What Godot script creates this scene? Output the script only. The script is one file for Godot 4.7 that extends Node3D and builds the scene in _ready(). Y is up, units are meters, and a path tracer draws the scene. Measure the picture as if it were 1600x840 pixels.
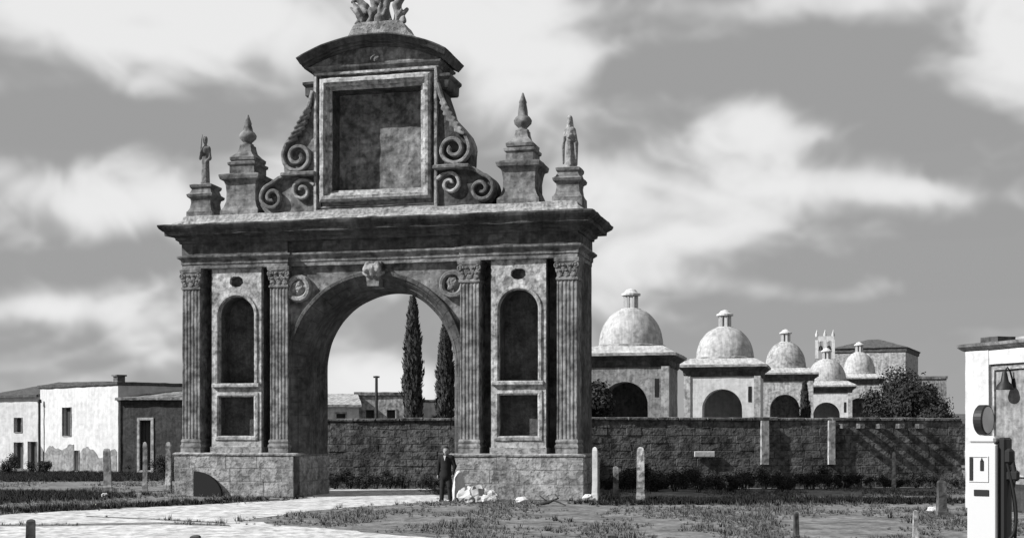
extends Node3D

# ------------------------------------------------------------------ shared state
var M := {}
var used := {}
var rng := RandomNumberGenerator.new()
var wear := FastNoiseLite.new()
var ER := 0.0                     # how far worn edges wander, in metres
const EYE := 2.15
const FOC := 2100.0               # focal length in photo pixels
const HX := 800.0
const HY := 675.0

# a photo pixel on the flat ground, and a photo pixel at a given depth
func gp(px: float, py: float, y := 0.0) -> Vector3:
	var d := (EYE - y) * FOC / (py - HY)
	return Vector3((px - HX) / FOC * d, y, -d)
func ax(px: float, d: float) -> float:
	return (px - HX) / FOC * d
func ay(py: float, d: float) -> float:
	return (HY - py) / FOC * d + EYE

# ------------------------------------------------------------------ naming
func numbered(called: String) -> String:
	if not used.has(called):
		used[called] = 0
		return called
	used[called] += 1
	return "%s_%03d" % [called, used[called]]
func tag(o: Node, label: String, category: String, group := "") -> void:
	o.set_meta("label", label)
	o.set_meta("category", category)
	if group != "":
		o.set_meta("group", group)
func thing(called: String, label: String, category: String, at := Vector3.ZERO, turn := 0.0, group := "") -> Node3D:
	var o := Node3D.new()
	o.name = numbered(called)
	add_child(o)
	o.position = at
	o.rotation.y = turn
	tag(o, label, category, group)
	return o
func put(called: String, mesh: Mesh, m: Material, parent: Node = null) -> MeshInstance3D:
	var o := MeshInstance3D.new()
	o.mesh = mesh
	o.material_override = m
	if parent == null:
		o.name = numbered(called)
		add_child(o)
	else:
		o.name = called
		parent.add_child(o, true)
	return o
func part(called: String, st: SurfaceTool, m: Material, parent: Node = null) -> MeshInstance3D:
	return put(called, done(st), m, parent)
func ground_piece(called: String, mesh: Mesh, m: Material) -> MeshInstance3D:
	var o := put(called, mesh, m)
	o.set_meta("kind", "structure")
	return o

# ------------------------------------------------------------------ mesh helpers
func mk() -> SurfaceTool:
	var st := SurfaceTool.new()
	st.begin(Mesh.PRIMITIVE_TRIANGLES)
	st.set_smooth_group(-1)
	return st
func done(st: SurfaceTool) -> ArrayMesh:
	st.generate_normals()
	return st.commit()
func w(v: Vector3) -> Vector3:
	if ER <= 0.0:
		return v
	return v + Vector3(wear.get_noise_3dv(v), wear.get_noise_3dv(v + Vector3(31, 7, 3)), wear.get_noise_3dv(v + Vector3(5, 47, 19))) * ER
func t3(st: SurfaceTool, a: Vector3, b: Vector3, c: Vector3) -> void:
	st.add_vertex(w(a))
	st.add_vertex(w(c))
	st.add_vertex(w(b))
# corners counter-clockwise as seen from outside
func q(st: SurfaceTool, a: Vector3, b: Vector3, c: Vector3, d: Vector3) -> void:
	if ER <= 0.0:
		t3(st, a, b, c)
		t3(st, a, c, d)
		return
	var nu := clampi(int(maxf(a.distance_to(b), d.distance_to(c)) / 0.3), 1, 60)
	var nv := clampi(int(maxf(a.distance_to(d), b.distance_to(c)) / 0.3), 1, 60)
	for i in nu:
		var u0 := float(i) / nu
		var u1 := float(i + 1) / nu
		for j in nv:
			var v0 := float(j) / nv
			var v1 := float(j + 1) / nv
			var p00 := a.lerp(b, u0).lerp(d.lerp(c, u0), v0)
			var p10 := a.lerp(b, u1).lerp(d.lerp(c, u1), v0)
			var p11 := a.lerp(b, u1).lerp(d.lerp(c, u1), v1)
			var p01 := a.lerp(b, u0).lerp(d.lerp(c, u0), v1)
			t3(st, p00, p10, p11)
			t3(st, p00, p11, p01)
func box(st: SurfaceTool, lo: Vector3, hi: Vector3) -> void:
	var p := func(i: int) -> Vector3: return Vector3(hi.x if i & 1 else lo.x, hi.y if i & 2 else lo.y, hi.z if i & 4 else lo.z)
	q(st, p.call(4), p.call(5), p.call(7), p.call(6))
	q(st, p.call(1), p.call(0), p.call(2), p.call(3))
	q(st, p.call(5), p.call(1), p.call(3), p.call(7))
	q(st, p.call(0), p.call(4), p.call(6), p.call(2))
	q(st, p.call(6), p.call(7), p.call(3), p.call(2))
	q(st, p.call(0), p.call(1), p.call(5), p.call(4))
# box with chamfered edges
func cbox(st: SurfaceTool, lo: Vector3, hi: Vector3, c: float) -> void:
	var mid := (lo + hi) / 2.0
	var h := (hi - lo) / 2.0
	c = minf(c, minf(h.x, minf(h.y, h.z)) * 0.6)
	var P := func(sx: int, sy: int, sz: int, full: int) -> Vector3:
		var e := h - Vector3(c, c, c)
		if full == 0: e.x = h.x
		if full == 1: e.y = h.y
		if full == 2: e.z = h.z
		return mid + Vector3(e.x * sx, e.y * sy, e.z * sz)
	for s in [-1, 1]:
		var f0 := [P.call(s, -1, -s, 0), P.call(s, 1, -s, 0), P.call(s, 1, s, 0), P.call(s, -1, s, 0)]
		q(st, f0[3], f0[0], f0[1], f0[2])
		q(st, P.call(-1, s, s, 1), P.call(1, s, s, 1), P.call(1, s, -s, 1), P.call(-1, s, -s, 1))
		q(st, P.call(-s, -1, s, 2), P.call(s, -1, s, 2), P.call(s, 1, s, 2), P.call(-s, 1, s, 2))
	for s in [-1, 1]:
		for t in [-1, 1]:
			fq(st, P.call(s, t, -1, 0), P.call(s, t, 1, 0), P.call(s, t, 1, 1), P.call(s, t, -1, 1), mid)
			fq(st, P.call(s, -1, t, 0), P.call(s, 1, t, 0), P.call(s, 1, t, 2), P.call(s, -1, t, 2), mid)
			fq(st, P.call(-1, s, t, 1), P.call(1, s, t, 1), P.call(1, s, t, 2), P.call(-1, s, t, 2), mid)
			for k in [-1, 1]:
				ft(st, P.call(s, t, k, 0), P.call(s, t, k, 1), P.call(s, t, k, 2), mid)
func ft(st: SurfaceTool, a: Vector3, b: Vector3, c: Vector3, mid: Vector3) -> void:
	if (b - a).cross(c - a).dot((a + b + c) / 3.0 - mid) < 0.0:
		t3(st, a, c, b)
	else:
		t3(st, a, b, c)
func fq(st: SurfaceTool, a: Vector3, b: Vector3, c: Vector3, d: Vector3, mid: Vector3) -> void:
	if (b - a).cross(c - a).dot((a + b + c + d) / 4.0 - mid) < 0.0:
		q(st, a, d, c, b)
	else:
		q(st, a, b, c, d)
# mouldings round a rectangular footprint; profile of (out, y) from the bottom upwards
func ring(st: SurfaceTool, x0: float, x1: float, z0: float, z1: float, prof: Array, top := true, bottom := true) -> void:
	for i in prof.size() - 1:
		var a: Vector2 = prof[i]
		var b: Vector2 = prof[i + 1]
		q(st, Vector3(x0 - a.x, a.y, z1 + a.x), Vector3(x1 + a.x, a.y, z1 + a.x), Vector3(x1 + b.x, b.y, z1 + b.x), Vector3(x0 - b.x, b.y, z1 + b.x))
		q(st, Vector3(x1 + a.x, a.y, z1 + a.x), Vector3(x1 + a.x, a.y, z0 - a.x), Vector3(x1 + b.x, b.y, z0 - b.x), Vector3(x1 + b.x, b.y, z1 + b.x))
		q(st, Vector3(x1 + a.x, a.y, z0 - a.x), Vector3(x0 - a.x, a.y, z0 - a.x), Vector3(x0 - b.x, b.y, z0 - b.x), Vector3(x1 + b.x, b.y, z0 - b.x))
		q(st, Vector3(x0 - a.x, a.y, z0 - a.x), Vector3(x0 - a.x, a.y, z1 + a.x), Vector3(x0 - b.x, b.y, z1 + b.x), Vector3(x0 - b.x, b.y, z0 - b.x))
	var e: Vector2 = prof[-1]
	if top:
		q(st, Vector3(x0 - e.x, e.y, z1 + e.x), Vector3(x1 + e.x, e.y, z1 + e.x), Vector3(x1 + e.x, e.y, z0 - e.x), Vector3(x0 - e.x, e.y, z0 - e.x))
	e = prof[0]
	if bottom:
		q(st, Vector3(x0 - e.x, e.y, z0 - e.x), Vector3(x1 + e.x, e.y, z0 - e.x), Vector3(x1 + e.x, e.y, z1 + e.x), Vector3(x0 - e.x, e.y, z1 + e.x))
# polygon in the xy plane (counter-clockwise from the front) pushed from z0 (back) to z1 (front)
func extrude(st: SurfaceTool, poly: PackedVector2Array, z0: float, z1: float, back := true) -> void:
	if not Geometry2D.is_polygon_clockwise(poly):
		pass
	else:
		poly.reverse()
	var tri := Geometry2D.triangulate_polygon(poly)
	for i in range(0, tri.size(), 3):
		var a := poly[tri[i]]
		var b := poly[tri[i + 1]]
		var c := poly[tri[i + 2]]
		if (b - a).cross(c - a) < 0.0:
			var s := b
			b = c
			c = s
		t3(st, Vector3(a.x, a.y, z1), Vector3(b.x, b.y, z1), Vector3(c.x, c.y, z1))
		if back:
			t3(st, Vector3(a.x, a.y, z0), Vector3(c.x, c.y, z0), Vector3(b.x, b.y, z0))
	for i in poly.size():
		var a := poly[i]
		var b := poly[(i + 1) % poly.size()]
		q(st, Vector3(a.x, a.y, z0), Vector3(b.x, b.y, z0), Vector3(b.x, b.y, z1), Vector3(a.x, a.y, z1))
func lathe(st: SurfaceTool, c: Vector3, prof: Array, n := 24, smooth := true) -> void:
	st.set_smooth_group(0 if smooth else -1)
	for i in prof.size() - 1:
		var a: Vector2 = prof[i]
		var b: Vector2 = prof[i + 1]
		for k in n:
			var u0 := TAU * k / n
			var u1 := TAU * ((k + 1) % n) / n
			var d0 := Vector3(sin(u0), 0, cos(u0))
			var d1 := Vector3(sin(u1), 0, cos(u1))
			var p0 := c + d0 * a.x + Vector3.UP * a.y
			var p1 := c + d1 * a.x + Vector3.UP * a.y
			var p2 := c + d1 * b.x + Vector3.UP * b.y
			var p3 := c + d0 * b.x + Vector3.UP * b.y
			if a.x > 0.0005: t3(st, p0, p1, p2)
			if b.x > 0.0005: t3(st, p0, p2, p3)
	st.set_smooth_group(-1)
# tapered tube through points
func tube(st: SurfaceTool, pts: Array, rad: Array, n := 8) -> void:
	st.set_smooth_group(0)
	var rings := []
	for i in pts.size():
		var t: Vector3 = (pts[mini(i + 1, pts.size() - 1)] - pts[maxi(i - 1, 0)]).normalized()
		var up := Vector3.RIGHT if absf(t.x) < 0.8 else Vector3.FORWARD
		var u := t.cross(up).normalized()
		var v := t.cross(u)
		var r := []
		for k in n:
			r.append(pts[i] + (u * cos(TAU * k / n) + v * sin(TAU * k / n)) * rad[i])
		rings.append(r)
	for i in pts.size() - 1:
		for k in n:
			var k1 := (k + 1) % n
			t3(st, rings[i][k], rings[i][k1], rings[i + 1][k1])
			t3(st, rings[i][k], rings[i + 1][k1], rings[i + 1][k])
	st.set_smooth_group(-1)
	for k in n:
		t3(st, pts[0], rings[0][(k + 1) % n], rings[0][k])
		t3(st, pts[-1], rings[-1][k], rings[-1][(k + 1) % n])
# profile of (offset along the path's normal, z) swept along a path in the xy plane
func sweep(st: SurfaceTool, pts: Array, nrm: Array, prof: PackedVector2Array, closed := true, caps := true) -> void:
	var m := prof.size()
	for i in pts.size() - 1:
		for k in (m if closed else m - 1):
			var a := prof[k]
			var b := prof[(k + 1) % m]
			var A := func(i2: int, o: Vector2) -> Vector3:
				var p: Vector2 = pts[i2] + nrm[i2] * o.x
				return Vector3(p.x, p.y, o.y)
			q(st, A.call(i, a), A.call(i, b), A.call(i + 1, b), A.call(i + 1, a))
	if caps and closed:
		var tri := Geometry2D.triangulate_polygon(prof)
		for e in [0, pts.size() - 1]:
			for i in range(0, tri.size(), 3):
				var v := []
				for j in 3:
					var o := prof[tri[i + j]]
					var p: Vector2 = pts[e] + nrm[e] * o.x
					v.append(Vector3(p.x, p.y, o.y))
				t3(st, v[0], v[1], v[2])
# rectangular picture-frame moulding facing +z; profile of (inset, z)
func frame(st: SurfaceTool, x0: float, x1: float, y0: float, y1: float, prof: Array) -> void:
	for i in prof.size() - 1:
		var a: Vector2 = prof[i]
		var b: Vector2 = prof[i + 1]
		var A := [Vector3(x0 + a.x, y0 + a.x, a.y), Vector3(x1 - a.x, y0 + a.x, a.y), Vector3(x1 - a.x, y1 - a.x, a.y), Vector3(x0 + a.x, y1 - a.x, a.y)]
		var B := [Vector3(x0 + b.x, y0 + b.x, b.y), Vector3(x1 - b.x, y0 + b.x, b.y), Vector3(x1 - b.x, y1 - b.x, b.y), Vector3(x0 + b.x, y1 - b.x, b.y)]
		for k in 4:
			q(st, A[k], A[(k + 1) % 4], B[(k + 1) % 4], B[k])
func arc(c: Vector2, r: float, a0: float, a1: float, n: int) -> Array:
	var out := []
	for i in n + 1:
		var a := lerpf(a0, a1, float(i) / n)
		out.append(c + Vector2(cos(a), sin(a)) * r)
	return out
func normals_of(pts: Array) -> Array:
	var out := []
	for i in pts.size():
		var t: Vector2 = (pts[mini(i + 1, pts.size() - 1)] - pts[maxi(i - 1, 0)]).normalized()
		out.append(Vector2(-t.y, t.x))
	return out
# lumpy stone
func lump(st: SurfaceTool, c: Vector3, r: Vector3, seed_at: float, rough := 0.25) -> void:
	var nu := 10
	var nv := 7
	var P := func(i: int, j: int) -> Vector3:
		var th := PI * j / nv
		var ph := TAU * (i % nu) / nu
		var d := Vector3(sin(th) * cos(ph), cos(th), sin(th) * sin(ph))
		var k := 1.0 + rough * wear.get_noise_3dv(d * 3.0 + Vector3(seed_at * 13.0, seed_at, 0))
		return c + d * r * k
	for i in nu:
		for j in nv:
			if j > 0: t3(st, P.call(i, j), P.call(i + 1, j), P.call(i + 1, j + 1))
			if j < nv - 1 or true: t3(st, P.call(i, j), P.call(i + 1, j + 1), P.call(i, j + 1))
# smooth body from tapered bones [a, b, ra, rb]: surface nets on a grid
func body(bones: Array, cell: float, k: float) -> ArrayMesh:
	var lo := Vector3(1e9, 1e9, 1e9)
	var hi := -lo
	for b in bones:
		var r := maxf(b[2], b[3]) + cell * 2.0 + k
		for e in [b[0], b[1]]:
			lo = lo.min(e - Vector3(r, r, r))
			hi = hi.max(e + Vector3(r, r, r))
	var n := Vector3i(((hi - lo) / cell).ceil()) + Vector3i(2, 2, 2)
	var f := PackedFloat32Array()
	f.resize(n.x * n.y * n.z)
	f.fill(10.0)
	for b in bones:
		var a: Vector3 = b[0]
		var ab: Vector3 = b[1] - a
		var ra: float = b[2]
		var rb: float = b[3]
		var flat: Vector3 = b[4] if b.size() > 4 else Vector3.ONE
		var L := maxf(ab.length_squared(), 1e-9)
		var r := maxf(ra, rb) + cell * 2.0 + k
		var g0 := Vector3i(((a.min(b[1]) - Vector3(r, r, r) - lo) / cell).floor()).clamp(Vector3i.ZERO, n - Vector3i.ONE)
		var g1 := Vector3i(((a.max(b[1]) + Vector3(r, r, r) - lo) / cell).ceil()).clamp(Vector3i.ZERO, n - Vector3i.ONE)
		for z in range(g0.z, g1.z + 1):
			for y in range(g0.y, g1.y + 1):
				var at := (z * n.y + y) * n.x
				for x in range(g0.x, g1.x + 1):
					var p := lo + Vector3(x, y, z) * cell - a
					var t := clampf(p.dot(ab) / L, 0.0, 1.0)
					var d := ((p - ab * t) / flat).length() - lerpf(ra, rb, t)
					var o := f[at + x]
					var h := maxf(k - absf(d - o), 0.0) / k
					f[at + x] = minf(d, o) - h * h * k * 0.25
	var ids := PackedInt32Array()
	ids.resize(f.size())
	ids.fill(-1)
	var verts := PackedVector3Array()
	var step := [0, 1, n.x, n.x + 1, n.x * n.y, n.x * n.y + 1, n.x * n.y + n.x, n.x * n.y + n.x + 1]
	var E := [[0, 1], [2, 3], [4, 5], [6, 7], [0, 2], [1, 3], [4, 6], [5, 7], [0, 4], [1, 5], [2, 6], [3, 7]]
	for z in n.z - 1:
		for y in n.y - 1:
			var at := (z * n.y + y) * n.x
			for x in n.x - 1:
				var c := at + x
				var neg := 0
				for s in step:
					if f[c + s] < 0.0: neg += 1
				if neg == 0 or neg == 8: continue
				var sum := Vector3.ZERO
				var cnt := 0
				for e in E:
					var va := f[c + step[e[0]]]
					var vb := f[c + step[e[1]]]
					if (va < 0.0) != (vb < 0.0):
						var t := va / (va - vb)
						var i0: int = e[0]
						var i1: int = e[1]
						sum += Vector3(i0 & 1, (i0 >> 1) & 1, i0 >> 2).lerp(Vector3(i1 & 1, (i1 >> 1) & 1, i1 >> 2), t)
						cnt += 1
				ids[c] = verts.size()
				verts.append(lo + (Vector3(x, y, z) + sum / cnt) * cell)
	var idx := PackedInt32Array()
	var ax3 := [1, n.x, n.x * n.y]
	for z in range(1, n.z - 1):
		for y in range(1, n.y - 1):
			var at := (z * n.y + y) * n.x
			for x in range(1, n.x - 1):
				var c := at + x
				for a in 3:
					var v0 := f[c] < 0.0
					if v0 == (f[c + ax3[a]] < 0.0): continue
					var u: int = ax3[(a + 1) % 3]
					var v: int = ax3[(a + 2) % 3]
					var A := ids[c - u - v]
					var B := ids[c - v]
					var C := ids[c]
					var D := ids[c - u]
					if A < 0 or B < 0 or C < 0 or D < 0: continue
					if v0: idx.append_array([A, C, B, A, D, C])
					else: idx.append_array([A, B, C, A, C, D])
	var nor := PackedVector3Array()
	nor.resize(verts.size())
	for i in range(0, idx.size(), 3):
		var g := (verts[idx[i + 2]] - verts[idx[i]]).cross(verts[idx[i + 1]] - verts[idx[i]])
		for j in 3: nor[idx[i + j]] += g
	for i in nor.size(): nor[i] = nor[i].normalized()
	var arr := []
	arr.resize(Mesh.ARRAY_MAX)
	arr[Mesh.ARRAY_VERTEX] = verts
	arr[Mesh.ARRAY_NORMAL] = nor
	arr[Mesh.ARRAY_INDEX] = idx
	var me := ArrayMesh.new()
	me.add_surface_from_arrays(Mesh.PRIMITIVE_TRIANGLES, arr)
	return me

# ------------------------------------------------------------------ materials
func grey(v: float) -> Color:
	return Color(v, v, v).linear_to_srgb()
func noise_bytes(seed_: int, freq: float, oct: int, sx := 512, sy := 512) -> PackedByteArray:
	var n := FastNoiseLite.new()
	n.seed = seed_
	n.noise_type = FastNoiseLite.TYPE_SIMPLEX_SMOOTH
	n.frequency = freq
	n.fractal_octaves = oct
	var im := n.get_seamless_image(sx, sy)
	if sx != 512 or sy != 512:
		im.resize(512, 512, Image.INTERPOLATE_CUBIC)
	im.convert(Image.FORMAT_L8)
	return im.get_data()
# a mineral surface: mean base colour (linear), patches, fine grain, rain streaks, dark crust
func surface(name_: String, seed_: int, base: float, patch: float, grain: float, streak: float, crust: float, metres: float, relief := 1.2, rough := 0.95) -> StandardMaterial3D:
	var A := noise_bytes(seed_, 0.007, 5)
	var B := noise_bytes(seed_ + 1, 0.07, 3)
	var C := noise_bytes(seed_ + 2, 0.05, 3, 512, 40)
	var D := noise_bytes(seed_ + 3, 0.016, 5)
	var E := noise_bytes(seed_ + 4, 0.032, 4)
	var out := PackedByteArray()
	out.resize(512 * 512)
	var hb := PackedByteArray()
	hb.resize(512 * 512)
	for i in out.size():
		var a := A[i] / 255.0 - 0.5
		var b := B[i] / 255.0 - 0.5
		var c := C[i] / 255.0 - 0.5
		var d := smoothstep(0.40, 0.88, D[i] / 255.0) * (0.75 + 0.5 * B[i] / 255.0)
		var v := base * (1.0 + patch * 2.0 * a + grain * 2.0 * b) * (1.0 - streak * clampf(0.5 + c * 2.4, 0.0, 1.0)) * (1.0 - crust * d) * (1.0 - crust * 0.75 * smoothstep(0.56, 0.70, E[i] / 255.0)) * (1.0 + crust * 0.6 * smoothstep(0.40, 0.26, E[i] / 255.0))
		out[i] = int(clampf(pow(maxf(v, 0.004), 1.0 / 2.2), 0.0, 1.0) * 255.0)
		hb[i] = int(clampf(0.55 + a * 0.4 + b * 0.5 - 0.3 * smoothstep(0.56, 0.70, E[i] / 255.0), 0.0, 1.0) * 255.0)
	var m := StandardMaterial3D.new()
	m.resource_name = name_
	var ti := Image.create_from_data(512, 512, false, Image.FORMAT_L8, out)
	ti.convert(Image.FORMAT_RGB8)
	m.albedo_texture = ImageTexture.create_from_image(ti)
	m.roughness = rough
	m.metallic_specular = 0.25
	m.uv1_triplanar = true
	m.uv1_world_triplanar = true
	var s := 1.0 / metres
	m.uv1_scale = Vector3(s, s, s)
	if relief > 0.0:
		m.heightmap_enabled = true
		m.heightmap_texture = ImageTexture.create_from_image(Image.create_from_data(512, 512, false, Image.FORMAT_L8, hb))
		m.heightmap_scale = relief
	M[name_] = m
	return m
func plain(name_: String, v: float, rough := 0.9, metal := 0.0) -> StandardMaterial3D:
	var m := StandardMaterial3D.new()
	m.resource_name = name_
	m.albedo_color = grey(v)
	m.roughness = rough
	m.metallic = metal
	m.metallic_specular = 0.3
	M[name_] = m
	return m
func make_materials() -> void:
	surface("stone", 11, 0.185, 0.7, 0.30, 0.25, 0.5, 5.0, 1.6)
	surface("stone_pale", 21, 0.36, 0.5, 0.25, 0.2, 0.55, 4.0, 1.6)
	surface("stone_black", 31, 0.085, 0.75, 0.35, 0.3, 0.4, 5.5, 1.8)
	surface("stone_plinth", 41, 0.26, 0.5, 0.35, 0.1, 0.42, 3.6, 2.4)
	surface("stone_niche", 51, 0.08, 0.7, 0.3, 0.2, 0.3, 3.0, 1.4)  # weathered stone, darkened further to paint shade inside recesses
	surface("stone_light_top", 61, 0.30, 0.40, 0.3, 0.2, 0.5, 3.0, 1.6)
	surface("limewash", 71, 0.52, 0.10, 0.06, 0.15, 0.12, 6.0, 0.8)
	surface("limewash_worn", 81, 0.38, 0.25, 0.12, 0.3, 0.4, 5.0, 0.9)
	surface("tufa", 91, 0.115, 0.65, 0.35, 0.2, 0.5, 4.5, 2.6)
	surface("dark_plaster", 101, 0.055, 0.4, 0.25, 0.3, 0.3, 4.0, 1.0)
	surface("roof_tile", 111, 0.085, 0.4, 0.4, 0.1, 0.3, 2.5, 2.0)
	surface("dry_earth", 121, 0.15, 0.45, 0.3, 0.0, 0.3, 7.0, 3.0)
	surface("road_dust", 131, 0.46, 0.2, 0.16, 0.0, 0.3, 6.0, 1.5)
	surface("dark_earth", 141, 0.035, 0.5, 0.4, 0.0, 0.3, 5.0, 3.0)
	surface("bark", 151, 0.05, 0.4, 0.4, 0.4, 0.2, 1.0, 2.0)
	surface("grey_plaster", 161, 0.24, 0.30, 0.18, 0.3, 0.35, 4.0, 1.0)
	surface("dome_wash", 171, 0.43, 0.15, 0.08, 0.3, 0.28, 5.0, 0.8)
	plain("opening", 0.015, 0.9)
	plain("old_wood", 0.05, 0.85)
	plain("pump_white", 0.5, 0.35)
	plain("pump_dark", 0.02, 0.5)
	plain("rubber", 0.012, 0.6)
	plain("iron", 0.03, 0.55, 0.6)
	plain("globe_glass", 0.5, 0.15)
	plain("suit", 0.012, 0.9)
	plain("suit_trousers", 0.018, 0.9)
	plain("shirt", 0.45, 0.85)
	plain("skin", 0.22, 0.6)
	plain("hair", 0.012, 0.7)
	plain("shoe", 0.01, 0.4)
	for a in [["leaf_dark", 0.022], ["leaf_bush", 0.03], ["leaf_pale", 0.06]]:
		var m := plain(a[0], a[1], 0.7)
		m.backlight = grey(a[1] * 0.6)
	plain("grass", 0.145, 0.9)
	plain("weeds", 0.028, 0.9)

# ------------------------------------------------------------------ sky
func make_sky() -> Sky:
	var W := 2560
	var H := 1280
	var n1 := FastNoiseLite.new()
	n1.seed = 5
	n1.frequency = 1.0
	n1.fractal_octaves = 5
	n1.fractal_gain = 0.56
	n1.noise_type = FastNoiseLite.TYPE_SIMPLEX_SMOOTH
	var n2 := FastNoiseLite.new()
	n2.seed = 9
	n2.frequency = 1.0
	n2.fractal_octaves = 3
	n2.noise_type = FastNoiseLite.TYPE_SIMPLEX_SMOOTH
	# cloud banks: photo x, y, half width, half height, density
	var banks := [[300, 45, 330, 75, 1.0], [60, 20, 160, 60, 0.5], [110, 300, 210, 55, 0.9], [230, 330, 120, 40, 0.5], [60, 495, 190, 26, 0.75], [250, 545, 60, 18, 0.5],
		[790, 130, 130, 130, 0.9], [930, 290, 120, 70, 0.75], [1180, 228, 95, 58, 1.25], [1400, 300, 220, 26, 0.75], [1070, 370, 150, 50, 0.5], [1240, 462, 150, 22, 0.7], [860, 60, 110, 70, 0.5], [120, 140, 140, 30, 0.35],
		[1590, 70, 100, 90, 1.0], [1250, 5, 280, 32, 0.8], [570, 610, 120, 45, 0.7], [1560, 560, 130, 60, 0.35], [690, 40, 120, 60, 0.8], [420, 250, 60, 90, 0.35], [980, 440, 120, 60, 0.4],
		[170, 185, 220, 38, -0.7], [1150, 105, 260, 40, -0.9], [1450, 190, 150, 55, -0.8], [1450, 420, 220, 60, -0.6], [140, 420, 170, 34, -0.6], [600, 520, 110, 50, -0.6], [1180, 470, 90, 30, -0.3]]
	var data := PackedByteArray()
	data.resize(W * H)
	for y in H:
		var el := PI * (0.5 - (y + 0.5) / H)
		var se := sin(el)
		var ce := cos(el)
		for x in W:
			var v := 0.2
			if el > -0.02:
				var az := TAU * (x + 0.5) / W
				if az > PI: az -= TAU
				var d := Vector3(sin(az) * ce, se * 1.7, -cos(az) * ce)
				var wq := n2.get_noise_3dv(d * 4.0)
				var wr := n2.get_noise_3dv(d * 4.0 + Vector3(11, 3, 5))
				var dw := d + Vector3(wq, wr, -wq) * 0.1
				var f := n1.get_noise_3dv(dw * 3.4) * 1.5 + 0.03
				var puff := 1.0 - 2.0 * absf(n1.get_noise_3dv(dw * 7.0 + Vector3(3, 9, 1)))
				if absf(az) < 0.75 and el < 0.75:
					var px := HX + FOC * tan(az) + wq * 60.0
					var py := HY - FOC * tan(el) / cos(az) + wr * 46.0
					var near := 0.0
					for b in banks:
						var ux: float = (px - b[0]) / b[2]
						var uy: float = (py - b[1]) / b[3]
						var r := ux * ux + uy * uy
						if r < 5.0: near += b[4] * exp(-r * 1.1)
					var inside := smoothstep(0.75, 0.45, absf(az)) * smoothstep(0.75, 0.42, el)
					f = lerpf(f, f * 0.55 + near * 0.9 - 0.13, inside)
				f += (puff - 0.6) * 0.28 + n1.get_noise_3dv(dw * 16.0) * 0.14
				var c := smoothstep(-0.2, 0.5, f)
				v = lerpf(0.222, 0.42, c) + 0.12 * smoothstep(0.15, 0.95, f + puff * 0.12)
				v += 0.03 * exp(-el * 9.0)
			data[y * W + x] = int(pow(v, 1.0 / 2.2) * 255.0)
	var im := Image.create_from_data(W, H, false, Image.FORMAT_L8, data)
	im.convert(Image.FORMAT_RGB8)
	var pm := PanoramaSkyMaterial.new()
	pm.panorama = ImageTexture.create_from_image(im)
	var s := Sky.new()
	s.sky_material = pm
	return s

# ------------------------------------------------------------------ the arch
const AP := Vector3(-4.556, 0.0, -43.843)
const AT := -0.2338
func V2(a: Array) -> PackedVector2Array:
	var o := PackedVector2Array()
	for i in range(0, a.size(), 2): o.append(Vector2(a[i], a[i + 1]))
	return o
func pv(a: Array) -> Array:
	var o := []
	for i in range(0, a.size(), 2): o.append(Vector2(a[i], a[i + 1]))
	return o
# a plate pierced by openings stacked over its centre line; each opening is its right half outline from bottom to top
func pierced(st: SurfaceTool, xc: float, x0: float, x1: float, y0: float, y1: float, holes: Array, zf: float, zb: float) -> void:
	for s in [-1.0, 1.0]:
		var p := PackedVector2Array()
		var xe := x0 if s < 0 else x1
		p.append(Vector2(xe, y1))
		p.append(Vector2(xe, y0))
		p.append(Vector2(xc, y0))
		for h in holes:
			for v in h: p.append(Vector2(xc + s * v.x, v.y))
		p.append(Vector2(xc, y1))
		extrude(st, p, zb, zf, false)
func arched(r: float, y0: float, spring: float, n := 12) -> Array:
	var o := [Vector2(0, y0), Vector2(r, y0)]
	for i in n + 1:
		var a := PI / 2.0 * i / n
		o.append(Vector2(r * cos(a), spring + r * sin(a)))
	o[-1].x = 0.0
	return o
func rect_hole(r: float, y0: float, y1: float) -> Array:
	return [Vector2(0, y0), Vector2(r, y0), Vector2(r, y1), Vector2(0, y1)]
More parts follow.
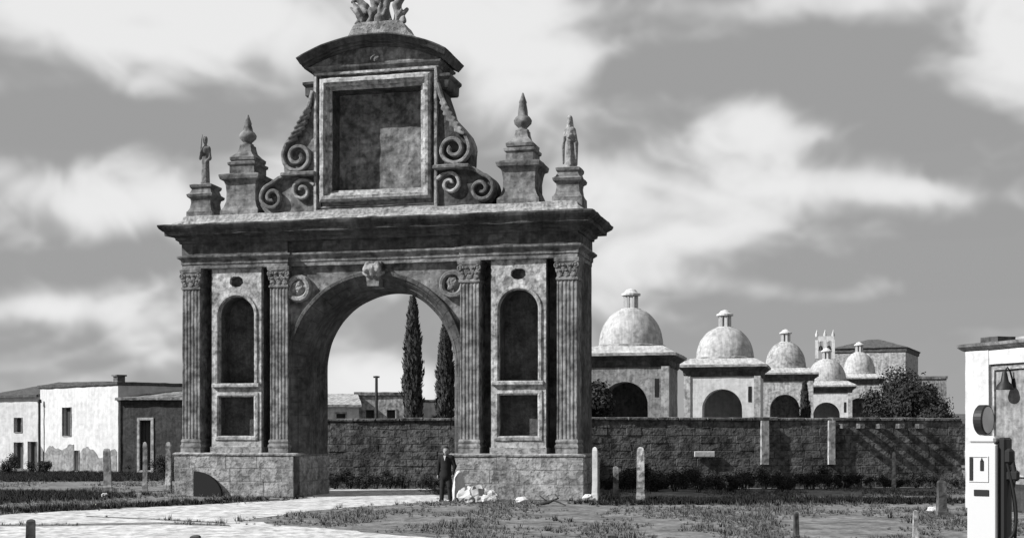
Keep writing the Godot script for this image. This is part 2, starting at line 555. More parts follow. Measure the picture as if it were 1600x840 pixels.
func pilaster(root: Node3D, xc: float, half: float) -> void:
	var p := Node3D.new()
	p.name = "pilaster"
	root.add_child(p, true)
	# fluted shaft
	var o := PackedVector2Array()
	var nf := 5
	var wdt := half * 2.0
	o.append(Vector2(-half, -0.8))
	o.append(Vector2(half, -0.8))
	o.append(Vector2(half, 0.0))
	var fw := wdt / (nf * 1.45 + 0.45)
	for i in range(nf - 1, -1, -1):
		var cx := -half + fw * 0.45 + fw * 1.45 * i + fw * 0.5
		for j in 7:
			var a := PI * j / 6.0
			o.append(Vector2(cx + cos(a) * fw * 0.5, -sin(a) * fw * 0.24))
	o.append(Vector2(-half, 0.0))
	var st := mk()
	var tri := Geometry2D.triangulate_polygon(o)
	for i in range(0, tri.size(), 3):
		t3(st, Vector3(xc + o[tri[i]].x, 6.95, o[tri[i]].y), Vector3(xc + o[tri[i + 1]].x, 6.95, o[tri[i + 1]].y), Vector3(xc + o[tri[i + 2]].x, 6.95, o[tri[i + 2]].y))
	ER = 0.012
	for i in o.size():
		var a := o[i]
		var b := o[(i + 1) % o.size()]
		q(st, Vector3(xc + a.x, 1.92, a.y), Vector3(xc + a.x, 6.95, a.y), Vector3(xc + b.x, 6.95, b.y), Vector3(xc + b.x, 1.92, b.y))
	part("shaft", st, M.stone, p)
	st = mk()
	ER = 0.02
	ring(st, xc - half, xc + half, -0.8, 0.0, pv([0.04, 1.45, 0.045, 1.62, 0.06, 1.65, 0.06, 1.70, 0.04, 1.74, 0.025, 1.76, 0.025, 1.80, 0.04, 1.82, 0.04, 1.87, 0.01, 1.92]))
	part("base", st, M.stone, p)
	# leafy capital
	st = mk()
	ring(st, xc - half, xc + half, -0.8, 0.0, pv([0.0, 6.95, 0.03, 6.96, 0.035, 7.01, 0.01, 7.04, 0.0, 7.06, 0.01, 7.3, 0.04, 7.47, 0.05, 7.5]))
	ring(st, xc - half, xc + half, -0.8, 0.0, pv([0.05, 7.5, 0.07, 7.53, 0.08, 7.62, 0.07, 7.66]))
	ER = 0.0
	for rowi in 2:
		var nl := 3 + rowi
		for i in nl:
			var cx := xc + lerpf(-half * (0.72 + 0.2 * rowi), half * (0.72 + 0.2 * rowi), float(i) / (nl - 1))
			var y0 := 7.06 + 0.16 * rowi
			lump(st, Vector3(cx, y0 + 0.09, 0.01 + 0.01 * rowi), Vector3(0.085, 0.13, 0.035), i * 3.0 + xc, 0.5)
			lump(st, Vector3(cx, y0 + 0.20, 0.035 + 0.01 * rowi), Vector3(0.07, 0.045, 0.04), i * 5.0 + xc, 0.5)
	for s in [-1.0, 1.0]:
		var sp := []
		var rr := []
		for j in 13:
			var a := j * 0.55
			var r := 0.115 * (1.0 - j / 16.0)
			sp.append(Vector3(xc + s * (half - 0.03 - cos(a) * r + 0.02), 7.4 + sin(a) * r, 0.05))
			rr.append(0.032)
		tube(st, sp, rr, 6)
	part("capital", st, M.stone, p)

func spiral(st: SurfaceTool, lead: Array, c: Vector2, r0: float, a0: float, turn: float, turns: float, thick: float, z0: float, z1: float) -> void:
	# a ribbon that comes along lead and rolls up round c
	var pts := lead.duplicate()
	var n := int(turns * 26)
	for i in n + 1:
		var u := float(i) / n
		var a := a0 + turn * TAU * turns * u
		pts.append(c + Vector2(cos(a), sin(a)) * r0 * (1.0 - 0.8 * u))
	var nr := normals_of(pts)
	sweep(st, pts, nr, V2([-thick / 2, z0, thick / 2, z0, thick / 2, z1 - 0.03, thick / 4, z1, -thick / 4, z1, -thick / 2, z1 - 0.03]))

func build_arch() -> void:
	var root := thing("triumphal_arch", "tall weathered stone arch with niches, fluted pilasters and a scrolled attic", "arch", AP, AT)
	var st: SurfaceTool
	# plinths: a core faced with blocks
	for s in [-1.0, 1.0]:
		var pl := Node3D.new()
		pl.name = "plinth"
		root.add_child(pl, true)
		st = mk()
		ER = 0.0
		box(st, Vector3(minf(s * 2.68, s * 6.95), 0.0, -2.85), Vector3(maxf(s * 2.68, s * 6.95), 1.40, 0.03))
		part("core", st, M.stone_black, pl)
		var hgt := [0.0, 0.50, 0.95, 1.36]
		for r in 3:
			var x := 2.72
			var off := 0.45 if r % 2 else 0.0
			while x < 6.99:
				var l := minf(rng.randf_range(0.85, 1.5) - off * 0.5, 7.02 - x)
				off = 0.0
				if 7.02 - x - l < 0.3: l = 7.02 - x
				st = mk()
				ER = 0.03
				var a: float = s * (x + 0.002)
				var b: float = s * (x + l - 0.002)
				cbox(st, Vector3(minf(a, b), hgt[r] + 0.002, -0.3), Vector3(maxf(a, b), hgt[r + 1] - 0.002, 0.12 + rng.randf_range(-0.006, 0.008)), 0.01)
				part("block", st, M.stone_plinth, pl)
				x += l
			var z := -0.3
			while z > -2.9:
				var l2 := rng.randf_range(0.6, 0.95)
				if z - l2 < -2.7: l2 = z + 2.93
				for xx in [[6.8, 7.02], [2.62, 2.8]]:
					st = mk()
					var g := rng.randf_range(-0.012, 0.012)
					var a2: float = s * (xx[0] + (g if xx[0] < 5 else 0.0))
					var b2: float = s * (xx[1] + (g if xx[0] > 5 else 0.0))
					cbox(st, Vector3(minf(a2, b2), hgt[r] + 0.002, z - l2 + 0.002), Vector3(maxf(a2, b2), hgt[r + 1] - 0.002, z - 0.002), 0.01)
					part("block", st, M.stone_plinth, pl)
				z -= l2
		st = mk()
		ER = 0.025
		var xa := minf(s * 2.74, s * 6.94)
		var xb := maxf(s * 2.74, s * 6.94)
		ring(st, xa, xb, -2.8, 0.02, pv([0.05, 1.352, 0.13, 1.38, 0.14, 1.425, 0.06, 1.47]))
		part("cap_moulding", st, M.stone_plinth, pl)
	# piers
	for s in [-1.0, 1.0]:
		var pier := Node3D.new()
		pier.name = "pier"
		root.add_child(pier, true)
		ER = 0.012
		var bxs := func(x0: float, x1: float, y0: float, y1: float, z0: float, z1: float, called: String, m: Material) -> void:
			var st2 := mk()
			box(st2, Vector3(minf(s * x0, s * x1), y0, z0), Vector3(maxf(s * x0, s * x1), y1, z1))
			part(called, st2, m, pier)
		bxs.call(2.6, 6.78, 1.4, 7.72, -2.7, -1.0, "core", M.stone_black)
		bxs.call(2.95, 4.0, 1.4, 7.72, -1.02, -0.78, "recessed_strip", M.stone_black)
		bxs.call(5.7, 6.78, 1.4, 7.72, -1.02, -0.78, "recessed_strip", M.stone_black)
		# bay with niche, sunk panel and broken roundel
		var xc: float = s * 4.86
		var hole := []
		for v in [[0.0, 7.02], [0.14, 7.04], [0.25, 7.15], [0.22, 7.30], [0.1, 7.38], [0.0, 7.37]]: hole.append(Vector2(v[0], v[1]))
		st = mk()
		var cuts := [rect_hole(0.64, 2.03, 3.34), arched(0.64, 3.78, 6.06), hole]
		pierced(st, xc, xc - 0.90, xc + 0.90, 1.4, 7.70, cuts, -0.12, -0.30)
		part("bay_panel", st, M.stone_pale, pier)
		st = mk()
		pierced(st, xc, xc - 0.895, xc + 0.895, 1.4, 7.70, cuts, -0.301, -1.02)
		part("shaded_lining", st, M.stone_niche, pier)  # dark reveals: recess shade put into the stone colour
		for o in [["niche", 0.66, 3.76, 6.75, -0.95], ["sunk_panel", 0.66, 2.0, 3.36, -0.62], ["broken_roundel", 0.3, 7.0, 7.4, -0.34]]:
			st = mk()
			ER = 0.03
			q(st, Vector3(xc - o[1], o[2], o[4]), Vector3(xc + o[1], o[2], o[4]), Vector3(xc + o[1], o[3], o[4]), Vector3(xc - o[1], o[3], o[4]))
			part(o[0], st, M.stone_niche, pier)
		ER = 0.015
		# raised band round the niche and its sill
		st = mk()
		var pts := [Vector2(xc - 0.66, 3.80)]
		pts.append_array(arc(Vector2(xc, 6.06), 0.66, PI, 0.0, 18))
		pts.append(Vector2(xc + 0.66, 3.80))
		var nr := [Vector2(-1, 0)]
		for i in 19: nr.append(Vector2(cos(PI - PI * i / 18), sin(PI - PI * i / 18)))
		nr.append(Vector2(1, 0))
		sweep(st, pts, nr, V2([0.0, -0.2, 0.11, -0.13, 0.11, -0.09, 0.09, -0.07, 0.02, -0.07, 0.0, -0.1]))
		part("niche_frame", st, M.stone_pale, pier)
		st = mk()
		cbox(st, Vector3(xc - 0.86, 3.64, -0.3), Vector3(xc + 0.86, 3.79, 0.0), 0.03)
		part("niche_sill", st, M.stone_pale, pier)
		st = mk()
		frame(st, xc - 0.78, xc + 0.78, 1.89, 3.48, pv([0.0, -0.125, 0.0, -0.08, 0.09, -0.07, 0.14, -0.10, 0.143, -0.2]))
		part("panel_frame", st, M.stone_pale, pier)
		st = mk()
		box(st, Vector3(xc - 0.93, 1.401, -0.98), Vector3(xc + 0.93, 1.66, -0.06))
		part("footing_course", st, M.stone_plinth, pier)
		ER = 0.0
		pilaster(pier, s * 3.28, 0.31)
		pilaster(pier, s * 6.46, 0.32)
	# spandrels and vault
	var SP := 4.33
	ER = 0.012
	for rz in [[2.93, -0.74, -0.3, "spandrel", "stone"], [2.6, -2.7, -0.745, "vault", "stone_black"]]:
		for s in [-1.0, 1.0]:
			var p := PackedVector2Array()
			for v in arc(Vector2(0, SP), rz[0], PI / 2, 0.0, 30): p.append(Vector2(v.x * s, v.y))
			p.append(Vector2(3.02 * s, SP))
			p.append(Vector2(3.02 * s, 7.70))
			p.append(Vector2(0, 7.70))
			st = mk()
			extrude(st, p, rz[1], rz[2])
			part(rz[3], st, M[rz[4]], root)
	var vous := V2([0.50, -0.5, 0.50, -0.16, 0.47, -0.12, 0.37, -0.12, 0.34, -0.19, 0.29, -0.22, 0.18, -0.40, 0.14, -0.40, 0.0, -0.66, 0.0, -1.05, 0.3, -1.05, 0.3, -0.5])
	var jambp := V2([0.37, -0.8, 0.37, -0.12, 0.34, -0.19, 0.29, -0.22, 0.18, -0.40, 0.14, -0.40, 0.0, -0.66, 0.0, -1.05, 0.37, -1.05])
	var nvs := 21
	var archivolt := Node3D.new()
	archivolt.name = "archivolt"
	root.add_child(archivolt)
	ER = 0.014
	for i in nvs:
		var a0 := PI - PI * i / nvs - 0.0018
		var a1 := PI - PI * (i + 1) / nvs + 0.0018
		var pts := arc(Vector2(0, SP), 2.6, a0, a1, 4)
		var nr := []
		for k in 5:
			var a := lerpf(a0, a1, k / 4.0)
			nr.append(Vector2(cos(a), sin(a)))
		st = mk()
		sweep(st, pts, nr, vous)
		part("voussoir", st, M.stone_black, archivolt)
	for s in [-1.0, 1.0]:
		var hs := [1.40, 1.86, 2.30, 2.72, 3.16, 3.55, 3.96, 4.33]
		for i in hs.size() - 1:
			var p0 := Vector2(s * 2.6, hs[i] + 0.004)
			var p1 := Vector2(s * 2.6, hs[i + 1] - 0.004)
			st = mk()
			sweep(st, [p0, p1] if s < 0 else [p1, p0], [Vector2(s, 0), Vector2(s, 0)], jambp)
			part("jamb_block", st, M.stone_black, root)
	# roundels
	for s in [-1.0, 1.0]:
		st = mk()
		ER = 0.03
		var c := Vector2(s * 2.66, 6.93)
		var pts := arc(c, 0.36, 0.0, TAU, 28)
		var nr := []
		for i in 29: nr.append(Vector2(cos(TAU * i / 28), sin(TAU * i / 28)))
		sweep(st, pts, nr, V2([-0.1, -0.32, -0.09, -0.16, -0.03, -0.08, 0.06, -0.08, 0.1, -0.16, 0.1, -0.32]), true, false)
		ER = 0.0
		lump(st, Vector3(c.x, c.y, -0.26), Vector3(0.27, 0.27, 0.15), s * 3.0, 0.6)
		lump(st, Vector3(c.x + 0.04, c.y + 0.06, -0.15), Vector3(0.13, 0.16, 0.1), s * 5.0, 0.5)
		part("roundel", st, M.stone if s > 0 else M.stone_plinth, root)
	# keystone with a small cartouche
	st = mk()
	ER = 0.0
	var kp := V2([-0.2, 6.92, 0.2, 6.92, 0.29, 7.72, -0.29, 7.72])
	extrude(st, kp, -0.9, -0.02)
	part("keystone", st, M.stone, root)
	var bones := [[Vector3(-0.16, 7.62, 0.02), Vector3(-0.2, 7.45, 0.06), 0.1, 0.12], [Vector3(0.16, 7.62, 0.02), Vector3(0.2, 7.45, 0.06), 0.1, 0.12], [Vector3(0, 7.3, 0.03), Vector3(0, 7.5, 0.05), 0.09, 0.15], [Vector3(-0.34, 7.36, -0.1), Vector3(-0.16, 7.28, 0.0), 0.06, 0.08], [Vector3(0.34, 7.36, -0.1), Vector3(0.16, 7.28, 0.0), 0.06, 0.08]]
	put("cartouche", body(bones, 0.025, 0.04), M.stone_plinth, root)
	# entablature
	ER = 0.02
	var ent := Node3D.new()
	ent.name = "entablature"
	root.add_child(ent)
	st = mk()
	var arcp := [0.0, 7.66, 0.0, 7.79, 0.03, 7.80, 0.03, 7.94, 0.06, 7.96, 0.14, 8.02, 0.15, 8.08, 0.02, 8.10]
	ring(st, -6.80, -2.98, -2.7, 0.0, pv(arcp))
	part("architrave", st, M.stone, ent)
	st = mk()
	ring(st, 2.98, 6.80, -2.7, 0.0, pv(arcp))
	part("architrave", st, M.stone, ent)
	st = mk()
	ring(st, -3.1, 3.1, -2.65, -0.14, pv(arcp))
	part("architrave", st, M.stone, ent)
	st = mk()
	var fr := [0.0, 8.09, 0.0, 8.50]
	ring(st, -6.80, -2.98, -2.7, 0.0, pv(fr))
	ring(st, 2.98, 6.80, -2.7, 0.0, pv(fr))
	ring(st, -3.1, 3.1, -2.65, -0.14, pv(fr))
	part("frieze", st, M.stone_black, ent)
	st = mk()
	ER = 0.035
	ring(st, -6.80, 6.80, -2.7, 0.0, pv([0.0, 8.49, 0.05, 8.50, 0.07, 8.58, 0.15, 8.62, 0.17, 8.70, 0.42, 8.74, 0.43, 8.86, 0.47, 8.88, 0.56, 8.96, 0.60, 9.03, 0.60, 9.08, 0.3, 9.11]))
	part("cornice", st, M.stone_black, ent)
	st = mk()
	ER = 0.04
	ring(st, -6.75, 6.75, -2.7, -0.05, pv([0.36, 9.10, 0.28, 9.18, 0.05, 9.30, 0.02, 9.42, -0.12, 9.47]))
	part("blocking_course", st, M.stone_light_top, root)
	build_attic(root)
	for s in [-1.0, 1.0]:
		pinnacle(root, s * 4.82, 0.18 if s > 0 else 0.0)
		pedestal(root, s * 6.38)

func build_attic(root: Node3D) -> void:
	var at := Node3D.new()
	at.name = "attic"
	root.add_child(at)
	var st := mk()
	ER = 0.02
	frame(st, -2.15, 2.15, 9.40, 14.06, pv([0.0, -1.75, 0.0, -0.24, 0.02, -0.235]))
	box(st, Vector3(-2.15, 9.4, -1.78), Vector3(2.15, 14.06, -1.755))
	part("attic_wall", st, M.stone, at)
	st = mk()
	frame(st, -2.13, 2.13, 9.42, 14.04, pv([0.0, -0.24, 0.01, -0.20, 0.09, -0.19, 0.10, -0.33]))
	part("panel_fillet", st, M.stone_pale, at)
	st = mk()
	frame(st, -2.04, 2.04, 9.64, 13.96, pv([0.0, -0.31, 0.01, -0.46, 0.12, -0.46, 0.13, -0.17, 0.19, -0.10, 0.29, -0.09, 0.33, -0.20, 0.40, -0.22, 0.43, -0.34, 0.50, -0.36, 0.50, -0.40]))
	part("panel_frame", st, M.stone_pale, at)
	st = mk()
	frame(st, -1.54, 1.54, 10.14, 13.46, pv([0.0, -0.40, 0.005, -1.1]))
	part("shaded_lining", st, M.stone_niche, at)  # dark lining paints the shade of the sunk reveal
	st = mk()
	frame(st, -2.04, 2.04, 9.50, 9.64, pv([0.0, -0.31, 0.06, -0.26]))
	q(st, Vector3(-2.04, 9.5, -0.31), Vector3(2.04, 9.5, -0.31), Vector3(2.04, 9.64, -0.31), Vector3(-2.04, 9.64, -0.31))
	part("panel_sill", st, M.stone, at)
	st = mk()
	ER = 0.03
	q(st, Vector3(-1.6, 10.1, -1.06), Vector3(1.6, 10.1, -1.06), Vector3(1.6, 13.5, -1.06), Vector3(-1.6, 13.5, -1.06))
	part("sunk_panel", st, M.stone, at)
	# little entablature and segmental pediment
	st = mk()
	ER = 0.02
	ring(st, -2.15, 2.15, -1.75, -0.24, pv([0.0, 13.99, 0.03, 14.0, 0.03, 14.10, 0.12, 14.16, 0.14, 14.22]))
	part("attic_architrave", st, M.stone, at)
	var R := 5.37
	var c := Vector2(0, 14.95 - R)
	var half := asin(2.5 / R)
	var pts := arc(c, R, PI / 2 + half, PI / 2 - half, 22)
	var nr := []
	for p in pts: nr.append((p - c).normalized())
	st = mk()
	sweep(st, pts, nr, V2([-0.17, -1.75, -0.17, -0.14, -0.13, -0.10, -0.12, 0.0, -0.06, 0.02, -0.05, 0.14, 0.03, 0.20, 0.10, 0.29, 0.14, 0.29, 0.14, -2.0]))
	part("pediment_cornice", st, M.stone_black, at)
	st = mk()
	var tp := PackedVector2Array()
	for p in arc(c, R - 0.13, PI / 2 + half * 0.93, PI / 2 - half * 0.93, 18): tp.append(p)
	tp.append(Vector2(2.2, 14.21))
	tp.append(Vector2(-2.2, 14.21))
	extrude(st, tp, -1.7, -0.22)
	ER = 0.0
	lump(st, Vector3(0, 14.46, -0.2), Vector3(0.16, 0.17, 0.12), 4.0, 0.6)
	part("tympanum", st, M.stone, at)
	# pediment ends return as short brackets
	for s in [-1.0, 1.0]:
		st = mk()
		ER = 0.02
		var xa: float = s * 2.15
		ring(st, minf(xa, xa + s * 0.3), maxf(xa, xa + s * 0.3), -1.6, -0.35, pv([-0.02, 13.3, 0.02, 13.35, 0.03, 13.62, 0.1, 13.7, 0.1, 13.78, -0.02, 13.82]))
		part("ear_block", st, M.stone_black, at)
	# side scrolls
	for s in [-1.0, 1.0]:
		var scroll := Node3D.new()
		scroll.name = "side_scroll"
		at.add_child(scroll, true)
		scroll.position = Vector3(-0.17 * s, 0, 0.38)
		var mir := func(a: Array) -> Array:
			var o := []
			for i in range(0, a.size(), 2): o.append(Vector2(s * a[i], a[i + 1]))
			return o
		st = mk()
		ER = 0.02
		var infill := PackedVector2Array()
		for v in mir.call([2.1, 9.45, 4.05, 9.45, 4.25, 9.75, 4.22, 10.1, 4.0, 10.4, 3.7, 10.55, 3.35, 10.62, 3.4, 10.9, 3.42, 11.3, 3.3, 11.75, 3.02, 12.1, 2.78, 12.3, 2.66, 12.7, 2.5, 13.2, 2.36, 13.4, 2.1, 13.4]): infill.append(v)
		extrude(st, infill, -1.5, -0.72)
		part("scroll_body", st, M.stone_black if s > 0 else M.stone, scroll)
		st = mk()
		ER = 0.022
		spiral(st, mir.call([2.32, 13.45, 2.42, 13.1, 2.56, 12.7, 2.72, 12.35, 3.0, 12.05, 3.25, 11.75]), Vector2(s * 2.86, 11.30), 0.55, 0.6 if s > 0 else PI - 0.6, -s, 1.7, 0.13, -1.45, -0.5)
		part("upper_volute", st, M.stone, scroll)
		st = mk()
		spiral(st, mir.call([2.75, 10.72, 3.2, 10.72, 3.55, 10.62, 3.85, 10.42]), Vector2(s * 3.78, 9.98), 0.44, 1.2 if s > 0 else PI - 1.2, -s, 1.5, 0.12, -1.45, -0.52)
		part("lower_volute", st, M.stone, scroll)
		st = mk()
		spiral(st, mir.call([2.3, 10.35, 2.5, 10.5]), Vector2(s * 2.72, 10.18), 0.36, PI / 2, -s, 1.2, 0.11, -1.4, -0.55)
		part("inner_volute", st, M.stone_pale, scroll)
		st = mk()
		ER = 0.02
		cbox(st, Vector3(minf(s * 2.2, s * 3.42), 10.64, -1.5), Vector3(maxf(s * 2.2, s * 3.42), 10.78, -0.38), 0.03)
		part("scroll_ledge", st, M.stone, scroll)
		# acanthus leaf climbing over the scroll
		var lb := []
		for i in 7:
			var u := i / 6.0
			lb.append([Vector3(s * (2.45 + 0.5 * u * u), 13.0 - 1.1 * u, -0.6), Vector3(s * (2.62 + 0.62 * u), 12.75 - 1.0 * u, -0.5), 0.08, 0.05])
		put("acanthus_leaf", body(lb, 0.03, 0.05), M.stone, scroll)
	# crest
	st = mk()
	ER = 0.03
	var cb := V2([-1.85, 14.6, 1.85, 14.6, 1.75, 14.9, 1.35, 15.1, 1.05, 15.3, 0.86, 15.62, 0.7, 15.72, -0.7, 15.72, -0.86, 15.62, -1.05, 15.3, -1.35, 15.1, -1.75, 14.9])
	extrude(st, cb, -1.5, -0.55)
	var crest := part("crest", st, M.stone_plinth, at)
	var cr := []
	for s in [-1.0, 1.0]:
		cr.append_array([[Vector3(s * 0.5, 15.55, -0.95), Vector3(s * 0.62, 15.95, -0.9), 0.17, 0.15], [Vector3(s * 0.62, 15.95, -0.9), Vector3(s * 0.55, 16.3, -0.85), 0.15, 0.14], [Vector3(s * 0.55, 16.3, -0.85), Vector3(s * 0.82, 16.62, -0.85), 0.14, 0.09],
			[Vector3(s * 0.82, 16.62, -0.85), Vector3(s * 1.0, 16.5, -0.8), 0.09, 0.05], [Vector3(s * 0.3, 15.55, -0.9), Vector3(s * 0.18, 16.2, -0.8), 0.15, 0.11], [Vector3(s * 0.62, 15.95, -0.8), Vector3(s * 0.85, 15.75, -0.75), 0.1, 0.05], [Vector3(s * 0.18, 16.2, -0.8), Vector3(s * 0.34, 16.75, -0.8), 0.11, 0.1]])
	for i in 26:
		var u := rng.randf_range(-0.85, 0.85)
		var y := 15.65 + rng.randf() * (1.2 - 0.7 * absf(u))
		var e0 := Vector3(u, y, -0.78 + rng.randf_range(-0.12, 0.1))
		cr.append([e0, e0 + Vector3(rng.randf_range(-0.16, 0.16) + u * 0.12, rng.randf_range(0.08, 0.28), rng.randf_range(-0.05, 0.12)), rng.randf_range(0.06, 0.12), rng.randf_range(0.03, 0.07)])
	cr.append_array([[Vector3(0, 15.55, -0.75), Vector3(0, 15.85, -0.72), 0.22, 0.18], [Vector3(0, 16.5, -0.85), Vector3(0, 16.9, -0.85), 0.16, 0.2], [Vector3(0, 16.95, -0.85), Vector3(0, 17.25, -0.85), 0.13, 0.15], [Vector3(-0.2, 16.45, -0.85), Vector3(0.2, 16.45, -0.85), 0.09, 0.09]])
	put("crest_carving", body(cr, 0.035, 0.06), M.stone, crest)

func pinnacle(root: Node3D, x: float, tall: float) -> void:
	var p := Node3D.new()
	p.name = "pinnacle"
	root.add_child(p, true)
	var st := mk()
	ER = 0.02
	var z0 := -1.55
	var z1 := -0.35
	ring(st, x - 0.55, x + 0.55, z0, z1, pv([0.14, 9.35, 0.14, 9.62, 0.09, 9.68, 0.05, 9.75, -0.02, 9.95, -0.03, 10.25, 0.0, 10.5, 0.04, 10.62, 0.14, 10.68, 0.17, 10.78, 0.17, 10.83, 0.0, 10.88]))
	part("pedestal", st, M.stone, p)
	st = mk()
	ring(st, x - 0.4, x + 0.4, z0 + 0.15, z1 - 0.15, pv([0.05, 10.86, 0.05, 11.16, 0.1, 11.2, 0.11, 11.28, 0.0, 11.32, 0.04, 11.36, 0.05, 11.46, -0.05, 11.54, -0.16, 11.66, -0.2, 11.82, -0.21, 11.92]))
	part("stepped_block", st, M.stone, p)
	st = mk()
	ER = 0.0
	var t := tall
	lathe(st, Vector3(x, 0, -0.95), [Vector2(0.19, 11.90), Vector2(0.21, 11.95), Vector2(0.13, 12.0), Vector2(0.16, 12.04), Vector2(0.28, 12.16), Vector2(0.3, 12.26), Vector2(0.24, 12.36), Vector2(0.17, 12.42), Vector2(0.16, 12.5 + t * 0.5), Vector2(0.12, 12.62 + t), Vector2(0.13, 12.68 + t), Vector2(0.08, 12.82 + t), Vector2(0.03, 12.97 + t), Vector2(0.0, 13.0 + t)], 16)
	part("urn_finial", st, M.stone, p)

func pedestal(root: Node3D, x: float) -> void:
	var st := mk()
	ER = 0.02
	ring(st, x - 0.36, x + 0.36, -1.3, -0.55, pv([0.12, 9.3, 0.12, 9.66, 0.08, 9.7, 0.03, 9.8, 0.0, 10.0, 0.02, 10.12, 0.1, 10.18, 0.12, 10.26, 0.03, 10.32, -0.02, 10.45, 0.03, 10.52, 0.04, 10.6, -0.05, 10.64]))
	part("statue_pedestal", st, M.stone, root)

func arch_pt(v: Vector3) -> Vector3:
	return AP + v.rotated(Vector3.UP, AT)

func statues() -> void:
	ER = 0.0
	# one with a raised forearm
	var b := [[Vector3(0, 0.05, 0), Vector3(0, 0.75, 0), 0.20, 0.16], [Vector3(0, 0.75, 0), Vector3(0, 1.12, 0), 0.15, 0.17], [Vector3(-0.13, 1.18, 0), Vector3(0.13, 1.18, 0), 0.1, 0.1], [Vector3(0, 1.2, 0), Vector3(0.0, 1.36, 0.02), 0.06, 0.06],
		[Vector3(0, 1.42, 0.02), Vector3(0, 1.5, 0.01), 0.1, 0.1], [Vector3(-0.18, 1.17, 0), Vector3(-0.25, 0.9, 0.04), 0.075, 0.065], [Vector3(-0.25, 0.9, 0.04), Vector3(-0.12, 1.05, 0.2), 0.06, 0.05], [Vector3(0.18, 1.17, 0), Vector3(0.24, 0.88, 0.02), 0.075, 0.065],
		[Vector3(0.24, 0.88, 0.02), Vector3(0.12, 0.74, 0.16), 0.06, 0.05], [Vector3(0.1, 0.1, 0.1), Vector3(0.08, 0.9, 0.1), 0.08, 0.05], [Vector3(-0.1, 0.1, 0.12), Vector3(-0.06, 0.8, 0.1), 0.08, 0.05], [Vector3(-0.14, 1.06, 0.2), Vector3(-0.1, 1.62, 0.12), 0.03, 0.025]]
	var s := put("statue", body(b, 0.025, 0.05), M.stone)
	s.position = arch_pt(Vector3(-6.38, 10.62, -0.92))
	s.rotation.y = AT
	s.scale = Vector3(0.74, 1.07, 0.85)
	tag(s, "slender robed statue holding a staff, on the arch pedestal towards the white houses", "statue", "statues on the arch")
	b = [[Vector3(0, 0.05, 0), Vector3(0, 0.8, 0), 0.19, 0.14], [Vector3(0, 0.8, 0), Vector3(0, 1.1, 0), 0.14, 0.16], [Vector3(-0.12, 1.16, 0), Vector3(0.12, 1.16, 0), 0.1, 0.1], [Vector3(0, 1.2, 0), Vector3(0.0, 1.36, 0.02), 0.06, 0.06],
		[Vector3(0, 1.4, 0.02), Vector3(0, 1.5, 0.0), 0.1, 0.1], [Vector3(0, 1.5, -0.03), Vector3(0, 1.2, -0.1), 0.12, 0.17], [Vector3(-0.17, 1.14, -0.02), Vector3(-0.29, 0.75, 0.0), 0.09, 0.07], [Vector3(-0.29, 0.75, 0.0), Vector3(-0.29, 0.2, -0.02), 0.07, 0.05],
		[Vector3(0.17, 1.14, -0.02), Vector3(0.27, 0.75, 0.0), 0.1, 0.1], [Vector3(0.27, 0.75, 0.0), Vector3(0.25, 0.15, -0.02), 0.1, 0.09], [Vector3(-0.12, 1.0, 0.1), Vector3(0.0, 0.95, 0.18), 0.05, 0.05], [Vector3(0.12, 1.0, 0.1), Vector3(0.0, 0.95, 0.18), 0.05, 0.05], [Vector3(0.06, 0.1, 0.12), Vector3(0.04, 0.85, 0.1), 0.07, 0.05]]
	s = put("statue", body(b, 0.025, 0.04), M.stone_plinth)
	s.position = arch_pt(Vector3(6.38, 10.62, -0.92))
	s.rotation.y = AT
	s.scale = Vector3(0.74, 1.07, 0.85)
	tag(s, "veiled robed statue with an open cloak, on the arch pedestal towards the domed chapels", "statue", "statues on the arch")

